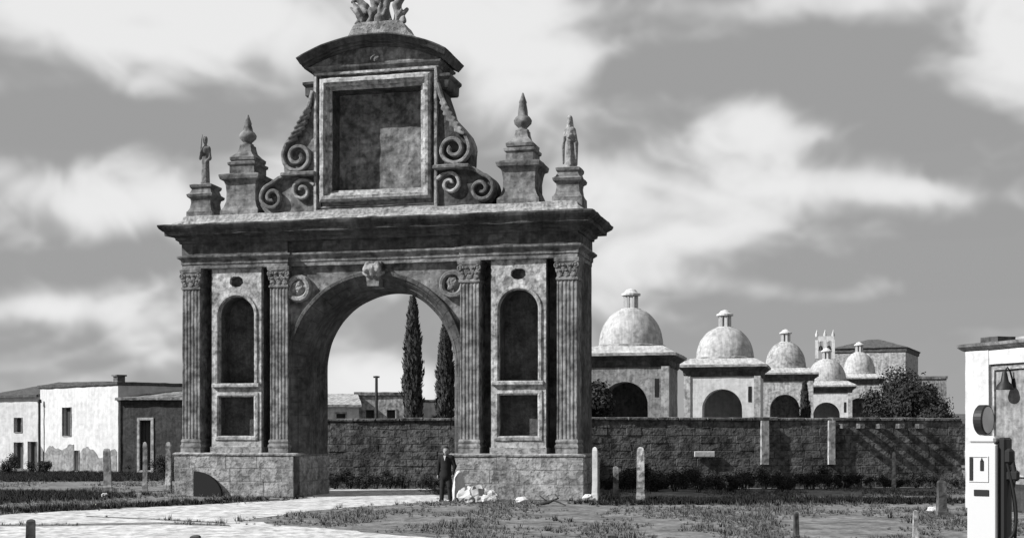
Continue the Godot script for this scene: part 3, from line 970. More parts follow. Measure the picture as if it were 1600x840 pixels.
# ------------------------------------------------------------------ walls and buildings
func turn_of(d: Vector3) -> float:
	return atan2(-d.z, d.x)
func long_wall(called: String, label: String, p0: Vector3, p1: Vector3, h0: float, h1: float, m: Material) -> Node3D:
	var root := thing(called, label, "wall", p0, turn_of(p1 - p0))
	var L := p0.distance_to(p1)
	var st := mk()
	ER = 0.0
	q(st, Vector3(0, -0.1, -0.05), Vector3(L, -0.1, -0.05), Vector3(L, h1, -0.05), Vector3(0, h0, -0.05))
	q(st, Vector3(L, -0.1, -0.45), Vector3(0, -0.1, -0.45), Vector3(0, h0, -0.45), Vector3(L, h1, -0.45))
	q(st, Vector3(0, h0, -0.05), Vector3(L, h1, -0.05), Vector3(L, h1, -0.45), Vector3(0, h0, -0.45))
	q(st, Vector3(0, -0.1, -0.45), Vector3(0, -0.1, -0.05), Vector3(0, h0, -0.05), Vector3(0, h0, -0.45))
	q(st, Vector3(L, -0.1, -0.05), Vector3(L, -0.1, -0.45), Vector3(L, h1, -0.45), Vector3(L, h1, -0.05))
	part("masonry", st, m, root)
	# squared blocks laid in courses in front of the core
	var course := (h0 + 0.02) / 9.0
	var kinds := []
	ER = 0.022
	for i in 10:
		st = mk()
		wear.seed = 200 + i
		var bl: float = [0.42, 0.52, 0.62, 0.72, 0.82][i % 5]
		cbox(st, Vector3(0.004, 0.003, -0.2), Vector3(bl - 0.004, course - 0.003, 0.0), 0.012)
		kinds.append([bl, done(st)])
	wear.seed = 2
	for row in 9:
		var bx := -rng.randf() * 0.3
		while bx < L - 0.1:
			var kd: Array = kinds[rng.randi() % 10]
			if bx + kd[0] > L + 0.2: kd = kinds[0]
			var bo := put("stone_block", kd[1], m, root)
			bo.position = Vector3(bx, row * course - 0.03, rng.randf_range(-0.008, 0.008))
			bx += kd[0]
	ER = 0.012
	var x := 0.0
	while x < L - 0.2:
		var l := minf(rng.randf_range(0.8, 1.25), L - x)
		var hh := lerpf(h0, h1, (x + l / 2.0) / L) - 0.02
		st = mk()
		cbox(st, Vector3(x + 0.008, hh, -0.51 + rng.randf_range(-0.02, 0.02)), Vector3(x + l - 0.008, hh + rng.randf_range(0.11, 0.15), 0.06 + rng.randf_range(-0.02, 0.02)), 0.03)
		part("coping_stone", st, M.tufa, root)
		x += l
	ER = 0.0
	return root
func chapel(label: String, px: float, d: float, k: float, wallm: Material, domem: Material, rise := 0.0, dr := 1.0, dh := 1.0) -> Node3D:
	var root := thing("domed_chapel", label, "chapel", Vector3(ax(px, d), 0, -d), AT, "domed chapels in a row")
	root.scale = Vector3(k, k, k)
	var a := 1.9
	var H := 5.3 + rise
	var st := mk()
	ER = 0.015
	pierced(st, 0.0, -a, a, 0.0, H, [arched(1.02, 0.0, 3.35 + rise * 0.6)], a, a - 1.2)
	q(st, Vector3(a, 0, a), Vector3(a, 0, -a), Vector3(a, H, -a), Vector3(a, H, a))
	q(st, Vector3(-a, 0, -a), Vector3(-a, 0, a), Vector3(-a, H, a), Vector3(-a, H, -a))
	q(st, Vector3(a, 0, -a), Vector3(-a, 0, -a), Vector3(-a, H, -a), Vector3(a, H, -a))
	part("wall", st, wallm, root)
	st = mk()
	for s in [-1.0, 1.0]:
		st = mk()
		box(st, Vector3(minf(s * 1.62, s * 1.96), 0, a - 0.3), Vector3(maxf(s * 1.62, s * 1.96), H - 0.25, a + 0.07))
		part("corner_pilaster", st, M.limewash_worn, root)
	st = mk()
	box(st, Vector3(1.33, 3.7, a - 0.05), Vector3(1.5, 4.5, a + 0.02))
	part("slit_window", st, M.opening, root)
	ER = 0.02
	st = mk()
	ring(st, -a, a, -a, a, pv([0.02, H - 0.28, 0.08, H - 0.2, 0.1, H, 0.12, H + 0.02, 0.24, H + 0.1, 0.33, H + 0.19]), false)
	part("shaded_corbel_band", st, M.stone_black, root)  # black tone paints the shadow under the cornice
	st = mk()
	ring(st, -a, a, -a, a, pv([0.32, H + 0.19, 0.40, H + 0.2, 0.41, H + 0.32]))
	part("cornice", st, M.limewash_worn, root)
	st = mk()
	ring(st, -a, a, -a, a, pv([0.39, H + 0.321, -0.25, H + 0.66]))
	part("roof_slope", st, M.dome_wash, root)
	ER = 0.0
	st = mk()
	var y := H + 0.62
	lathe(st, Vector3.ZERO, [Vector2(1.56 * dr, y), Vector2(1.56 * dr, y + 0.14), Vector2(1.48 * dr, y + 0.17)], 32, false)
	part("drum", st, M.limewash_worn, root)
	st = mk()
	var pr := []
	for i in 15:
		var u := PI / 2 * i / 14.0
		pr.append(Vector2(1.46 * dr * pow(cos(u), 0.9) if i < 14 else 0.0, y + 0.14 + 1.72 * dh * sin(u)))
	ER = 0.03
	lathe(st, Vector3.ZERO, pr, 36)
	ER = 0.0
	var dome := part("dome", st, domem, root)
	var ly := y + 0.04 + 1.72 * dh
	st = mk()
	lathe(st, Vector3.ZERO, [Vector2(0.46, ly - 0.12), Vector2(0.46, ly + 0.05), Vector2(0.36, ly + 0.08)], 16, false)
	for i in 6:
		var u := TAU * i / 6.0 + 0.3
		var c := Vector3(cos(u) * 0.28, 0, sin(u) * 0.28)
		box(st, c + Vector3(-0.07, ly + 0.04, -0.07), c + Vector3(0.07, ly + 0.66, 0.07))
	lathe(st, Vector3.ZERO, [Vector2(0.0, ly + 0.655), Vector2(0.44, ly + 0.66), Vector2(0.44, ly + 0.75), Vector2(0.32, ly + 0.8), Vector2(0.22, ly + 0.92), Vector2(0.0, ly + 1.0)], 16, false)
	part("lantern", st, M.limewash, dome)
	return root
# a plain walled block in its own axes: front at z = 0, running to -dep; openings as [x0, x1, y0, y1, name]
func block_house(called: String, label: String, at: Vector3, turn: float, wid: float, dep: float, hgt: float, wallm: Material, openings: Array, roof: String, rh: float, roofm: Material) -> Node3D:
	var root := thing(called, label, "house", at, turn)
	ER = 0.02
	var st := mk()
	# front cut into strips round its openings
	var xs := [0.0, wid]
	var ys := [0.0, hgt]
	for o in openings:
		xs.append_array([o[0], o[1]])
		ys.append_array([o[2], o[3]])
	xs.sort()
	ys.sort()
	for i in xs.size() - 1:
		for j in ys.size() - 1:
			var c := Vector2((xs[i] + xs[i + 1]) / 2.0, (ys[j] + ys[j + 1]) / 2.0)
			if xs[i + 1] - xs[i] < 0.001 or ys[j + 1] - ys[j] < 0.001: continue
			var inside := false
			for o in openings:
				if c.x > o[0] and c.x < o[1] and c.y > o[2] and c.y < o[3]: inside = true
			if not inside:
				q(st, Vector3(xs[i], ys[j], 0), Vector3(xs[i + 1], ys[j], 0), Vector3(xs[i + 1], ys[j + 1], 0), Vector3(xs[i], ys[j + 1], 0))
	ER = 0.0
	for o in openings:
		frame(st, o[0], o[1], o[2], o[3], pv([0.0, 0.0, 0.0, -0.28]))
	q(st, Vector3(wid, 0, 0), Vector3(wid, 0, -dep), Vector3(wid, hgt, -dep), Vector3(wid, hgt, 0))
	q(st, Vector3(0, 0, -dep), Vector3(0, 0, 0), Vector3(0, hgt, 0), Vector3(0, hgt, -dep))
	q(st, Vector3(wid, 0, -dep), Vector3(0, 0, -dep), Vector3(0, hgt, -dep), Vector3(wid, hgt, -dep))
	q(st, Vector3(0, hgt, 0), Vector3(wid, hgt, 0), Vector3(wid, hgt, -dep), Vector3(0, hgt, -dep))
	part("wall", st, wallm, root)
	for o in openings:
		st = mk()
		q(st, Vector3(o[0], o[2], -0.25), Vector3(o[1], o[2], -0.25), Vector3(o[1], o[3], -0.25), Vector3(o[0], o[3], -0.25))
		for k in int((o[1] - o[0]) / 0.2):
			var x: float = o[0] + 0.2 * (k + 0.5)
			box(st, Vector3(x - 0.085, o[2] + 0.03, -0.25), Vector3(x + 0.085, o[3] - 0.03, -0.21))
		var w_ := part(o[4], st, M.old_wood, root)
		st = mk()
		var fw := 0.09
		if o.size() > 5: fw = o[5]
		frame(st, o[0] - fw, o[1] + fw, o[2] - (fw if o[2] > 0.2 else -0.01), o[3] + fw, pv([0.0, -0.01, 0.0, 0.045, fw * 0.8, 0.05, fw, 0.02, fw, -0.06]))
		part("surround", st, M.limewash_worn, w_)
	ER = 0.03
	st = mk()
	if roof == "shed":
		q(st, Vector3(-0.15, hgt, 0.25), Vector3(wid + 0.15, hgt, 0.25), Vector3(wid + 0.15, hgt + rh, -dep), Vector3(-0.15, hgt + rh, -dep))
		q(st, Vector3(-0.15, hgt - 0.13, 0.25), Vector3(wid + 0.15, hgt - 0.13, 0.25), Vector3(wid + 0.15, hgt, 0.25), Vector3(-0.15, hgt, 0.25))
		q(st, Vector3(-0.15, hgt - 0.13, -dep), Vector3(wid + 0.15, hgt - 0.13, -dep), Vector3(wid + 0.15, hgt - 0.13, 0.25), Vector3(-0.15, hgt - 0.13, 0.25))
		t3(st, Vector3(wid + 0.15, hgt - 0.1, 0.25), Vector3(wid + 0.15, hgt - 0.1, -dep), Vector3(wid + 0.15, hgt + rh, -dep))
		t3(st, Vector3(-0.15, hgt - 0.1, -dep), Vector3(-0.15, hgt - 0.1, 0.25), Vector3(-0.15, hgt + rh, -dep))
		q(st, Vector3(wid + 0.15, hgt - 0.13, -dep), Vector3(-0.15, hgt - 0.13, -dep), Vector3(-0.15, hgt + rh, -dep), Vector3(wid + 0.15, hgt + rh, -dep))
	elif roof == "hip":
		var e := minf(wid, dep) * 0.42
		var A := [Vector3(-0.25, hgt, 0.25), Vector3(wid + 0.25, hgt, 0.25), Vector3(wid + 0.25, hgt, -dep - 0.25), Vector3(-0.25, hgt, -dep - 0.25)]
		var B := [Vector3(e, hgt + rh, -e), Vector3(wid - e, hgt + rh, -e), Vector3(wid - e, hgt + rh, -dep + e), Vector3(e, hgt + rh, -dep + e)]
		for k in 4: q(st, A[k], A[(k + 1) % 4], B[(k + 1) % 4], B[k])
		q(st, B[0], B[1], B[2], B[3])
		ring(st, 0, wid, -dep, 0, pv([0.02, hgt - 0.45, 0.1, hgt - 0.38, 0.12, hgt - 0.15, 0.24, hgt - 0.02]))
	else:
		ring(st, 0, wid, -dep, 0, pv([0.03, hgt - 0.02, 0.1, hgt + 0.02, 0.12, hgt + rh]))
	part("roof", st, roofm, root)
	ER = 0.0
	return root

func build_buildings() -> void:
	# boundary walls
	long_wall("boundary_wall", "dark rough stone wall seen through the arch opening", Vector3(-12.2, 0, -51.7), Vector3(2.3, 0, -51.9), 2.55, 2.62, M.tufa)
	var wb := long_wall("boundary_wall", "long rough stone wall below the domed chapels", Vector3(2.5, 0, -51.0), Vector3(17.7, 0, -52.9), 2.62, 2.60, M.tufa)
	ER = 0.015
	for a in [[7.15, 0.3], [9.85, 0.26]]:
		var st := mk()
		box(st, Vector3(a[0], 0.9, -0.1), Vector3(a[0] + a[1], 2.60, 0.16))
		part("pale_buttress", st, M.limewash_worn, wb)
	for x in [10.3, 11.0, 11.8, 12.6, 13.4]:
		var st := mk()
		box(st, Vector3(x, 2.3, -0.2), Vector3(x + 0.2, 2.48, 0.42))
		part("added_spout", st, M.tufa, wb)  # spouts added so their slanting shadows streak the wall
	ER = 0.0
	# chapels
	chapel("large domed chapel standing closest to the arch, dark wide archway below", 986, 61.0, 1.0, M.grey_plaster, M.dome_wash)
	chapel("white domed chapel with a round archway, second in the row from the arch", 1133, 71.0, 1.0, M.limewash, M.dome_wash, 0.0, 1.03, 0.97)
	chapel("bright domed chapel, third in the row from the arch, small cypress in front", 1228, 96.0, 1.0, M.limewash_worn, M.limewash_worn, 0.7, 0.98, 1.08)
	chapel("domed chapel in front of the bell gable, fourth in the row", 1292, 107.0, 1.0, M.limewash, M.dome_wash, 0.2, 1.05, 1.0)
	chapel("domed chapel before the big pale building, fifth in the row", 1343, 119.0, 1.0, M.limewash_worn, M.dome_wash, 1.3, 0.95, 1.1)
	# bell gable
	var d := 126.0
	var bg := thing("bell_gable", "small white twin-arched bell gable on a block behind the chapels", "belfry", Vector3(ax(1275, d), 0, -d), AT)
	var st := mk()
	box(st, Vector3(-0.1, 0, -2.0), Vector3(2.2, ay(560, d), 0))
	part("block", st, M.limewash_worn, bg)
	var y0 := ay(560, d)
	st = mk()
	for x in [-0.05, 0.7, 1.45]:
		box(st, Vector3(x, y0, -0.6), Vector3(x + 0.3, y0 + 1.75, -0.1))
	for x in [0.1, 0.85]:
		var p := V2([x + 0.1, y0 + 1.3, x + 0.1, y0 + 2.1, x + 0.82, y0 + 2.1, x + 0.82, y0 + 1.3])
		for v in arc(Vector2(x + 0.46, y0 + 1.3), 0.34, 0.0, PI, 8): p.append(v)
		extrude(st, p, -0.55, -0.12)
	for x in [0.1, 0.85, 1.6]: lathe(st, Vector3(x, y0 + 2.05, -0.35), [Vector2(0.13, 0.0), Vector2(0.16, 0.2), Vector2(0.05, 0.5), Vector2(0.0, 0.7)], 8)
	part("gable", st, M.limewash, bg)
	for x in [0.47, 1.22]:
		st = mk()
		lathe(st, Vector3(x, y0 + 0.75, -0.35), [Vector2(0.26, 0.0), Vector2(0.2, 0.12), Vector2(0.15, 0.4), Vector2(0.0, 0.5)], 12)
		tube(st, [Vector3(x, y0 + 1.2, -0.35), Vector3(x, y0 + 1.7, -0.35)], [0.03, 0.03], 6)
		part("bell", st, M.iron, bg)
	# big pale building
	d = 130.0
	var big := block_house("pale_building", "big pale square building with a low hipped roof behind the chapels", Vector3(ax(1302, d), 0, -d), AT * 1.8, ax(1412, d) - ax(1302, d), 9.0, ay(545, d), M.limewash_worn, [[4.3, 5.0, 6.0, 7.4, "window"]], "hip", 1.0, M.roof_tile)
	big.set_meta("category", "building")
	d = 122.0
	block_house("side_block", "low pale block attached behind the dark round tree", Vector3(ax(1428, d), 0, -d), AT * 0.6, 2.9, 4.0, ay(592, d), M.grey_plaster, [], "flat", 0.25, M.stone)
	d = 92.0
	block_house("low_house", "low dark-roofed house with a pale doorway beyond the round tree", Vector3(ax(1474, d), 0, -d), 0.0, 4.5, 4.0, ay(661, d), M.grey_plaster, [[0.5, 1.0, 0.0, 2.0, "door", 0.14], [1.7, 2.3, 0.9, 2.0, "window"]], "shed", 0.7, M.roof_tile)
	# houses beyond the wall, seen through the arch
	d = 76.0
	block_house("white_house", "low white house with dark roof seen through the arch above the wall", Vector3(ax(478, d), 0, -d), 0.15, ax(560, d) - ax(478, d), 6.0, ay(632, d), M.limewash, [[1.7, 2.2, 2.2, 3.2, "window"]], "shed", 0.8, M.limewash_worn)
	d = 82.0
	block_house("grey_house", "grey house with a flat roofline behind the utility pole", Vector3(ax(556, d), 0, -d), 0.0, ax(645, d) - ax(556, d), 6.0, ay(618, d), M.limewash_worn, [[0.6, 1.1, 2.4, 3.5, "window"], [1.9, 2.4, 2.4, 3.5, "window"]], "flat", 0.22, M.stone)
	d = 88.0
	block_house("white_house", "white house end wall between the two cypresses", Vector3(ax(655, d), 0, -d), 0.0, ax(730, d) - ax(655, d), 6.0, ay(628, d), M.limewash, [[0.9, 1.4, 2.3, 3.2, "window"]], "flat", 0.15, M.stone)
	# left group of houses
	var A := Vector3(ax(62, 76.0), 0, -76.0)
	var B := Vector3(ax(184, 70.0), 0, -70.0)
	var wh := block_house("white_house", "bright whitewashed house with one tall window and a chimney", A, turn_of(B - A), A.distance_to(B), 6.0, 4.62, M.limewash, [[2.65, 3.6, 1.95, 3.5, "window", 0.03], [4.0, 4.5, 0.0, 1.15, "low_door", 0.03]], "flat", 0.16, M.roof_tile)
	st = mk()
	var L := A.distance_to(B)
	box(st, Vector3(L - 2.2, 4.6, -1.4), Vector3(L - 1.75, 5.15, -0.95))
	box(st, Vector3(L - 2.27, 5.15, -1.47), Vector3(L - 1.68, 5.23, -0.88))
	part("chimney", st, M.stone, wh)
	for seg in [[0.05, 3.9, 1.25], [4.62, L - 0.1, 1.05]]:
		st = mk()
		var rp := PackedVector2Array([Vector2(seg[0], 0.0), Vector2(seg[1], 0.0)])
		var nn := int((seg[1] - seg[0]) / 0.12)
		for k in nn + 1:
			var rx := lerpf(seg[1], seg[0], float(k) / nn)
			rp.append(Vector2(rx, seg[2] + 0.55 * wear.get_noise_2d(rx * 0.4, seg[2] * 9.0) + rng.randf_range(-0.02, 0.02)))
		extrude(st, rp, -0.02, 0.03)
		part("peeling_base", st, M.grey_plaster, wh)
	ER = 0.0
	d = 80.0
	block_house("white_house", "white house under a dark tiled roof, left of the drainpipe", Vector3(ax(-22, d), 0, -d), -0.45, 4.1, 6.0, ay(618, d), M.limewash, [[2.25, 2.85, 2.15, 3.0, "window", 0.02], [2.25, 2.9, 0.0, 1.55, "door", 0.02], [3.35, 4.0, 0.0, 1.6, "door", 0.02]], "shed", 1.0, M.roof_tile)
	st = mk()
	tube(st, [Vector3(ax(61, 75.6), 0, -75.6), Vector3(ax(61, 75.6), 3.9, -75.6)], [0.07, 0.06], 8)
	tube(st, [Vector3(ax(61, 75.6), 3.8, -75.6), Vector3(ax(61, 75.6), 4.0, -75.6)], [0.13, 0.1], 8)
	tag(part("drainpipe", st, M.iron), "dark upright drainpipe where the two white houses meet", "pipe")
	var C := Vector3(ax(305, 69.3), 0, -69.3)
	B += Vector3(0.05, 0, -0.1)
	block_house("dark_house", "dark plastered house with a pale-framed door beside the whitewashed house", B, turn_of(C - B), B.distance_to(C), 5.0, 3.95, M.dark_plaster, [[1.15, 1.75, 0.0, 2.75, "door", 0.16]], "shed", 0.75, M.stone)
	# house behind the petrol pump
	var dirn := Vector3(0.35, 0, 0.94).normalized()
	var rh := thing("corner_house", "pale plastered house with a framed grey wall field behind the petrol pump", "house", Vector3(12.94, 0, -38), turn_of(dirn))
	st = mk()
	ER = 0.012
	box(st, Vector3(0, 0, -6), Vector3(9, 4.42, 0))
	part("wall", st, M.grey_plaster, rh)
	st = mk()
	box(st, Vector3(-0.04, 0.0, -0.5), Vector3(0.92, 4.42, 0.10))
	part("corner_pilaster", st, M.limewash, rh)
	st = mk()
	box(st, Vector3(0.92, 4.02, -0.2), Vector3(8.9, 4.42, 0.08))
	part("wall_band", st, M.limewash, rh)
	st = mk()
	frame(st, 1.05, 3.6, 0.95, 3.92, pv([0.0, 0.0, 0.0, 0.07, 0.06, 0.07, 0.06, 0.0]))
	part("wall_field_frame", st, M.stone_pale, rh)
	st = mk()
	box(st, Vector3(0.93, 0.0, -0.1), Vector3(9.02, 0.75, 0.06))
	part("base_band", st, M.dark_plaster, rh)
	st = mk()
	ring(st, 0, 9, -6, 0, pv([0.08, 4.42, 0.14, 4.45, 0.24, 4.54, 0.26, 4.62, 0.1, 4.64]))
	part("cornice", st, M.stone, rh)
	st = mk()
	var AA := [Vector3(0.3, 4.63, -0.3), Vector3(9, 4.63, -0.3), Vector3(9, 4.63, -5.7), Vector3(0.3, 4.63, -5.7)]
	var BB := [Vector3(2.6, 5.35, -2.9), Vector3(8.7, 5.35, -2.9), Vector3(8.7, 5.35, -3.1), Vector3(2.6, 5.35, -3.1)]
	for k in 4: q(st, AA[k], AA[(k + 1) % 4], BB[(k + 1) % 4], BB[k])
	part("roof", st, M.limewash_worn, rh)
	st = mk()
	box(st, Vector3(0.6, 4.63, -0.5), Vector3(1.3, 4.78, 0.1))
	part("gutter_block", st, M.stone_black, rh)
	ER = 0.0
	var lp := thing("wall_lamp", "dark bell-shaped lamp on a bracket on the corner house wall", "lamp", rh.position + dirn * 1.80 + Vector3(0, 3.3, 0), rh.rotation.y)
	st = mk()
	lathe(st, Vector3(0, 0, 0.3), [Vector2(0.24, 0.0), Vector2(0.2, 0.12), Vector2(0.11, 0.22), Vector2(0.07, 0.42), Vector2(0.05, 0.5), Vector2(0.0, 0.52)], 20)
	part("shade", st, M.iron, lp)
	st = mk()
	tube(st, [Vector3(0, 0.15, 0.0), Vector3(0, 0.5, 0.12), Vector3(0, 0.6, 0.2), Vector3(0, 0.5, 0.3)], [0.025, 0.022, 0.02, 0.02], 8)
	cbox(st, Vector3(-0.06, 0.05, -0.005), Vector3(0.06, 0.3, 0.03), 0.01)
	part("bracket", st, M.iron, lp)

# ------------------------------------------------------------------ plants
func leaf(st: SurfaceTool, c: Vector3, n: Vector3, size: float, long: float, along := Vector3.ZERO) -> void:
	var u := n.cross(Vector3(rng.randf() - 0.5, rng.randf() - 0.5, rng.randf() - 0.5)).normalized() if along == Vector3.ZERO else along
	var v := n.cross(u).normalized()
	st.set_normal(n)
	var a := c - u * size * long
	var b := c + v * size * 0.5
	var d := c - v * size * 0.5
	var e := c + u * size * long
	for p in [a, b, e, a, e, d]:
		st.add_vertex(p)
func rnd_dir() -> Vector3:
	var z := rng.randf_range(-1, 1)
	var a := rng.randf() * TAU
	var r := sqrt(1 - z * z)
	return Vector3(r * cos(a), z, r * sin(a))
func cypress(called_label: String, at: Vector3, h: float, r: float, sd: int) -> void:
	var root := thing("cypress_tree", called_label, "tree", at, 0.0, "cypress trees behind the wall")
	var st := mk()
	tube(st, [Vector3(0, -0.1, 0), Vector3(0.03, h * 0.3, 0), Vector3(0, h * 0.9, 0)], [0.16, 0.11, 0.03], 8)
	part("trunk", st, M.bark, root)
	rng.seed = sd
	st = SurfaceTool.new()
	st.begin(Mesh.PRIMITIVE_TRIANGLES)
	var base := 1.5
	for i in 9000:
		var u := pow(rng.randf(), 0.9)
		var y := base + (h - base) * u
		var a := rng.randf() * TAU
		var prof := r * pow(sin(PI * clampf(0.12 + u * 0.86, 0, 1)), 0.55) * (1.0 - 0.35 * u)
		prof *= 0.86 + 0.55 * wear.get_noise_3d(cos(a) * 1.6 + sd, y * 0.9, sin(a) * 1.6)
		var rr := prof * sqrt(rng.randf_range(0.25, 1.0))
		var c := Vector3(cos(a) * rr, y, sin(a) * rr)
		var up := (Vector3(cos(a) * 0.35, 1.0, sin(a) * 0.35) + rnd_dir() * 0.35).normalized()
		var n := (Vector3(cos(a), 0.2, sin(a)) + rnd_dir() * 0.6).normalized()
		leaf(st, c, n, rng.randf_range(0.05, 0.12), 1.6, up)
	put("crown", st.commit(), M.leaf_dark, root)
func round_tree(called: String, label: String, at: Vector3, h: float, r: float, n_leaf: int, sd: int, lm: Material, group := "") -> Node3D:
	rng.seed = sd
	var root := thing(called, label, "tree", at, 0.0, group)
	var st := mk()
	tube(st, [Vector3(0, -0.1, 0), Vector3(0.1, h * 0.25, 0.05), Vector3(-0.05, h * 0.5, 0)], [0.24, 0.18, 0.12], 9)
	var clumps := []
	for i in 16:
		var dd := rnd_dir()
		dd.y = dd.y * 0.7 + 0.15
		var c := Vector3(0, h - r * 0.85, 0) + Vector3(dd.x * r * 0.75, dd.y * r * 0.85, dd.z * r * 0.75)
		clumps.append([c, r * rng.randf_range(0.3, 0.5)])
		if i < 8: tube(st, [Vector3(0, h * 0.4, 0), c.lerp(Vector3(0, h * 0.5, 0), 0.4), c], [0.09, 0.06, 0.025], 6)
	part("trunk", st, M.bark, root)
	st = SurfaceTool.new()
	st.begin(Mesh.PRIMITIVE_TRIANGLES)
	for i in n_leaf:
		var k: Array = clumps[i % clumps.size()]
		var dd := rnd_dir()
		var c: Vector3 = k[0] + dd * k[1] * pow(rng.randf(), 0.4) * (1.0 + 0.5 * wear.get_noise_3dv(dd * 3.0))
		leaf(st, c, (dd + rnd_dir() * 0.7).normalized(), rng.randf_range(0.06, 0.13), 0.9)
	put("crown", st.commit(), lm, root)
	return root
func bush_mesh(sd: int, n: int, size: Vector3, leafy: float) -> ArrayMesh:
	rng.seed = sd
	var st := SurfaceTool.new()
	st.begin(Mesh.PRIMITIVE_TRIANGLES)
	var clumps := []
	for i in 9:
		clumps.append([Vector3(rng.randf_range(-0.7, 0.7), rng.randf_range(0.2, 0.75), rng.randf_range(-0.6, 0.6)), rng.randf_range(0.22, 0.4)])
	for i in n:
		var k: Array = clumps[i % 9]
		var dd := rnd_dir()
		var c: Vector3 = k[0] + dd * k[1] * pow(rng.randf(), 0.45)
		c.y = absf(c.y)
		leaf(st, c * size, (dd + rnd_dir() * 0.7).normalized(), rng.randf_range(0.6, 1.2) * leafy, 0.95)
	return st.commit()
func stems_mesh(sd: int, size: Vector3) -> ArrayMesh:
	rng.seed = sd + 77
	var st := mk()
	for i in 7:
		var a := rng.randf() * TAU
		var e := Vector3(cos(a) * 0.6, rng.randf_range(0.5, 0.85), sin(a) * 0.5) * size
		tube(st, [Vector3(cos(a) * 0.08, -0.03, sin(a) * 0.08), e * Vector3(0.4, 0.5, 0.4), e], [0.022, 0.016, 0.006], 5)
	return done(st)

func build_plants() -> void:
	cypress("tall dark cypress with full spire seen through the arch", Vector3(ax(645, 64.0), 0, -64.0), ay(466, 64.0), 0.62, 501)
	cypress("cypress partly hidden behind the arch's right jamb", Vector3(ax(696, 70.0), 0, -70.0), ay(502, 70.0), 0.66, 502)
	cypress("small dark cypress standing before the third domed chapel", Vector3(ax(1258, 74.0), 0, -74.0), ay(598, 74.0), 0.34, 503)
	round_tree("round_tree", "broad dark round tree rising above the wall beside the pale building", Vector3(ax(1412, 78.0), 0, -78.0), 5.3, 2.35, 15000, 601, M.leaf_dark)
	round_tree("round_tree", "small dark tree at the end of the wall by the low house", Vector3(ax(1468, 72.0), 0, -72.0), 3.4, 1.0, 5000, 603, M.leaf_dark)
	round_tree("round_tree", "dark bushy tree between the arch and the first domed chapel", Vector3(ax(930, 53.8), 0, -53.8), 3.9, 1.15, 7000, 604, M.leaf_dark)
	# bushes along the foot of the walls
	var sizes := [Vector3(1.0, 1.1, 0.6), Vector3(0.9, 0.8, 0.55), Vector3(1.2, 0.95, 0.6)]
	var leaves := []
	var stems := []
	for i in 3:
		leaves.append(bush_mesh(700 + i, 2200, sizes[i], 0.05))
		stems.append(stems_mesh(700 + i, sizes[i]))
	rng.seed = 90
	var spots := []
	var p0 := Vector3(2.5, 0, -51.0)
	var p1 := Vector3(17.7, 0, -52.9)
	var nrm := Vector3(0.124, 0, 0.992)
	for i in 20:
		var u := (i + rng.randf() * 0.6) / 20.0
		spots.append([p0.lerp(p1, u) + nrm * rng.randf_range(0.5, 1.1), rng.randf_range(0.65, 1.05) * (1.0 - 0.35 * u), 0])
	for i in 10:
		var u := (i + rng.randf() * 0.5) / 10.0
		spots.append([p0.lerp(p1, u * 0.62) + nrm * rng.randf_range(1.6, 3.4), rng.randf_range(0.55, 0.9), 0])
	for i in 15:
		var u := (i + rng.randf() * 0.5) / 15.0
		spots.append([Vector3(-9.4, 0, -51.9).lerp(Vector3(-1.6, 0, -51.9), u) + Vector3(0, 0, rng.randf_range(0.8, 1.2)), rng.randf_range(0.45, 0.72), 1])
	for a in [[15, 737], [60, 735], [215, 735], [255, 737]]:
		spots.append([gp(a[0], a[1] + 4), rng.randf_range(0.7, 1.0), 2])
	var labels := ["dark leafy bush at the foot of the long wall below the chapels", "dark bush against the wall behind the arch opening", "dark low bush in front of the houses beside the arch"]
	var groups := ["bushes along the long wall", "bushes behind the arch opening", "bushes before the houses"]
	for i in spots.size():
		var s: Array = spots[i]
		var b := thing("bush", labels[s[2]], "bush", s[0], rng.randf() * TAU, groups[s[2]])
		b.scale = Vector3.ONE * s[1]
		put("foliage", leaves[i % 3], M.leaf_bush, b)
		put("stems", stems[i % 3], M.bark, b)

func tufts(called: String, label: String, mesh: Mesh, places: Array, sizes: Array, m: Material) -> void:
	var mm := MultiMesh.new()
	mm.transform_format = MultiMesh.TRANSFORM_3D
	mm.mesh = mesh
	mm.instance_count = places.size()
	for i in places.size():
		var b := Basis(Vector3.UP, rng.randf() * TAU).scaled(Vector3.ONE * sizes[i])
		mm.set_instance_transform(i, Transform3D(b, places[i]))
	var o := MultiMeshInstance3D.new()
	o.name = numbered(called)
	o.multimesh = mm
	o.material_override = m
	add_child(o)
	o.set_meta("kind", "stuff")
	tag(o, label, called.replace("_", " "))
func tuft_mesh(sd: int) -> ArrayMesh:
	rng.seed = sd
	var st := SurfaceTool.new()
	st.begin(Mesh.PRIMITIVE_TRIANGLES)
	for i in 12:
		var a := rng.randf() * TAU
		var r := rng.randf() * 0.5
		var c := Vector3(cos(a) * r, 0, sin(a) * r)
		var d := Vector3(cos(a + 1.0), 0, sin(a + 1.0)) * 0.06
		var lean := Vector3(rng.randf_range(-0.35, 0.35), rng.randf_range(0.45, 1.0), rng.randf_range(-0.35, 0.35))
		st.set_normal(Vector3(d.z, 0.6, -d.x).normalized())
		for p in [c - d, c + lean, c + d]: st.add_vertex(p)
	return st.commit()

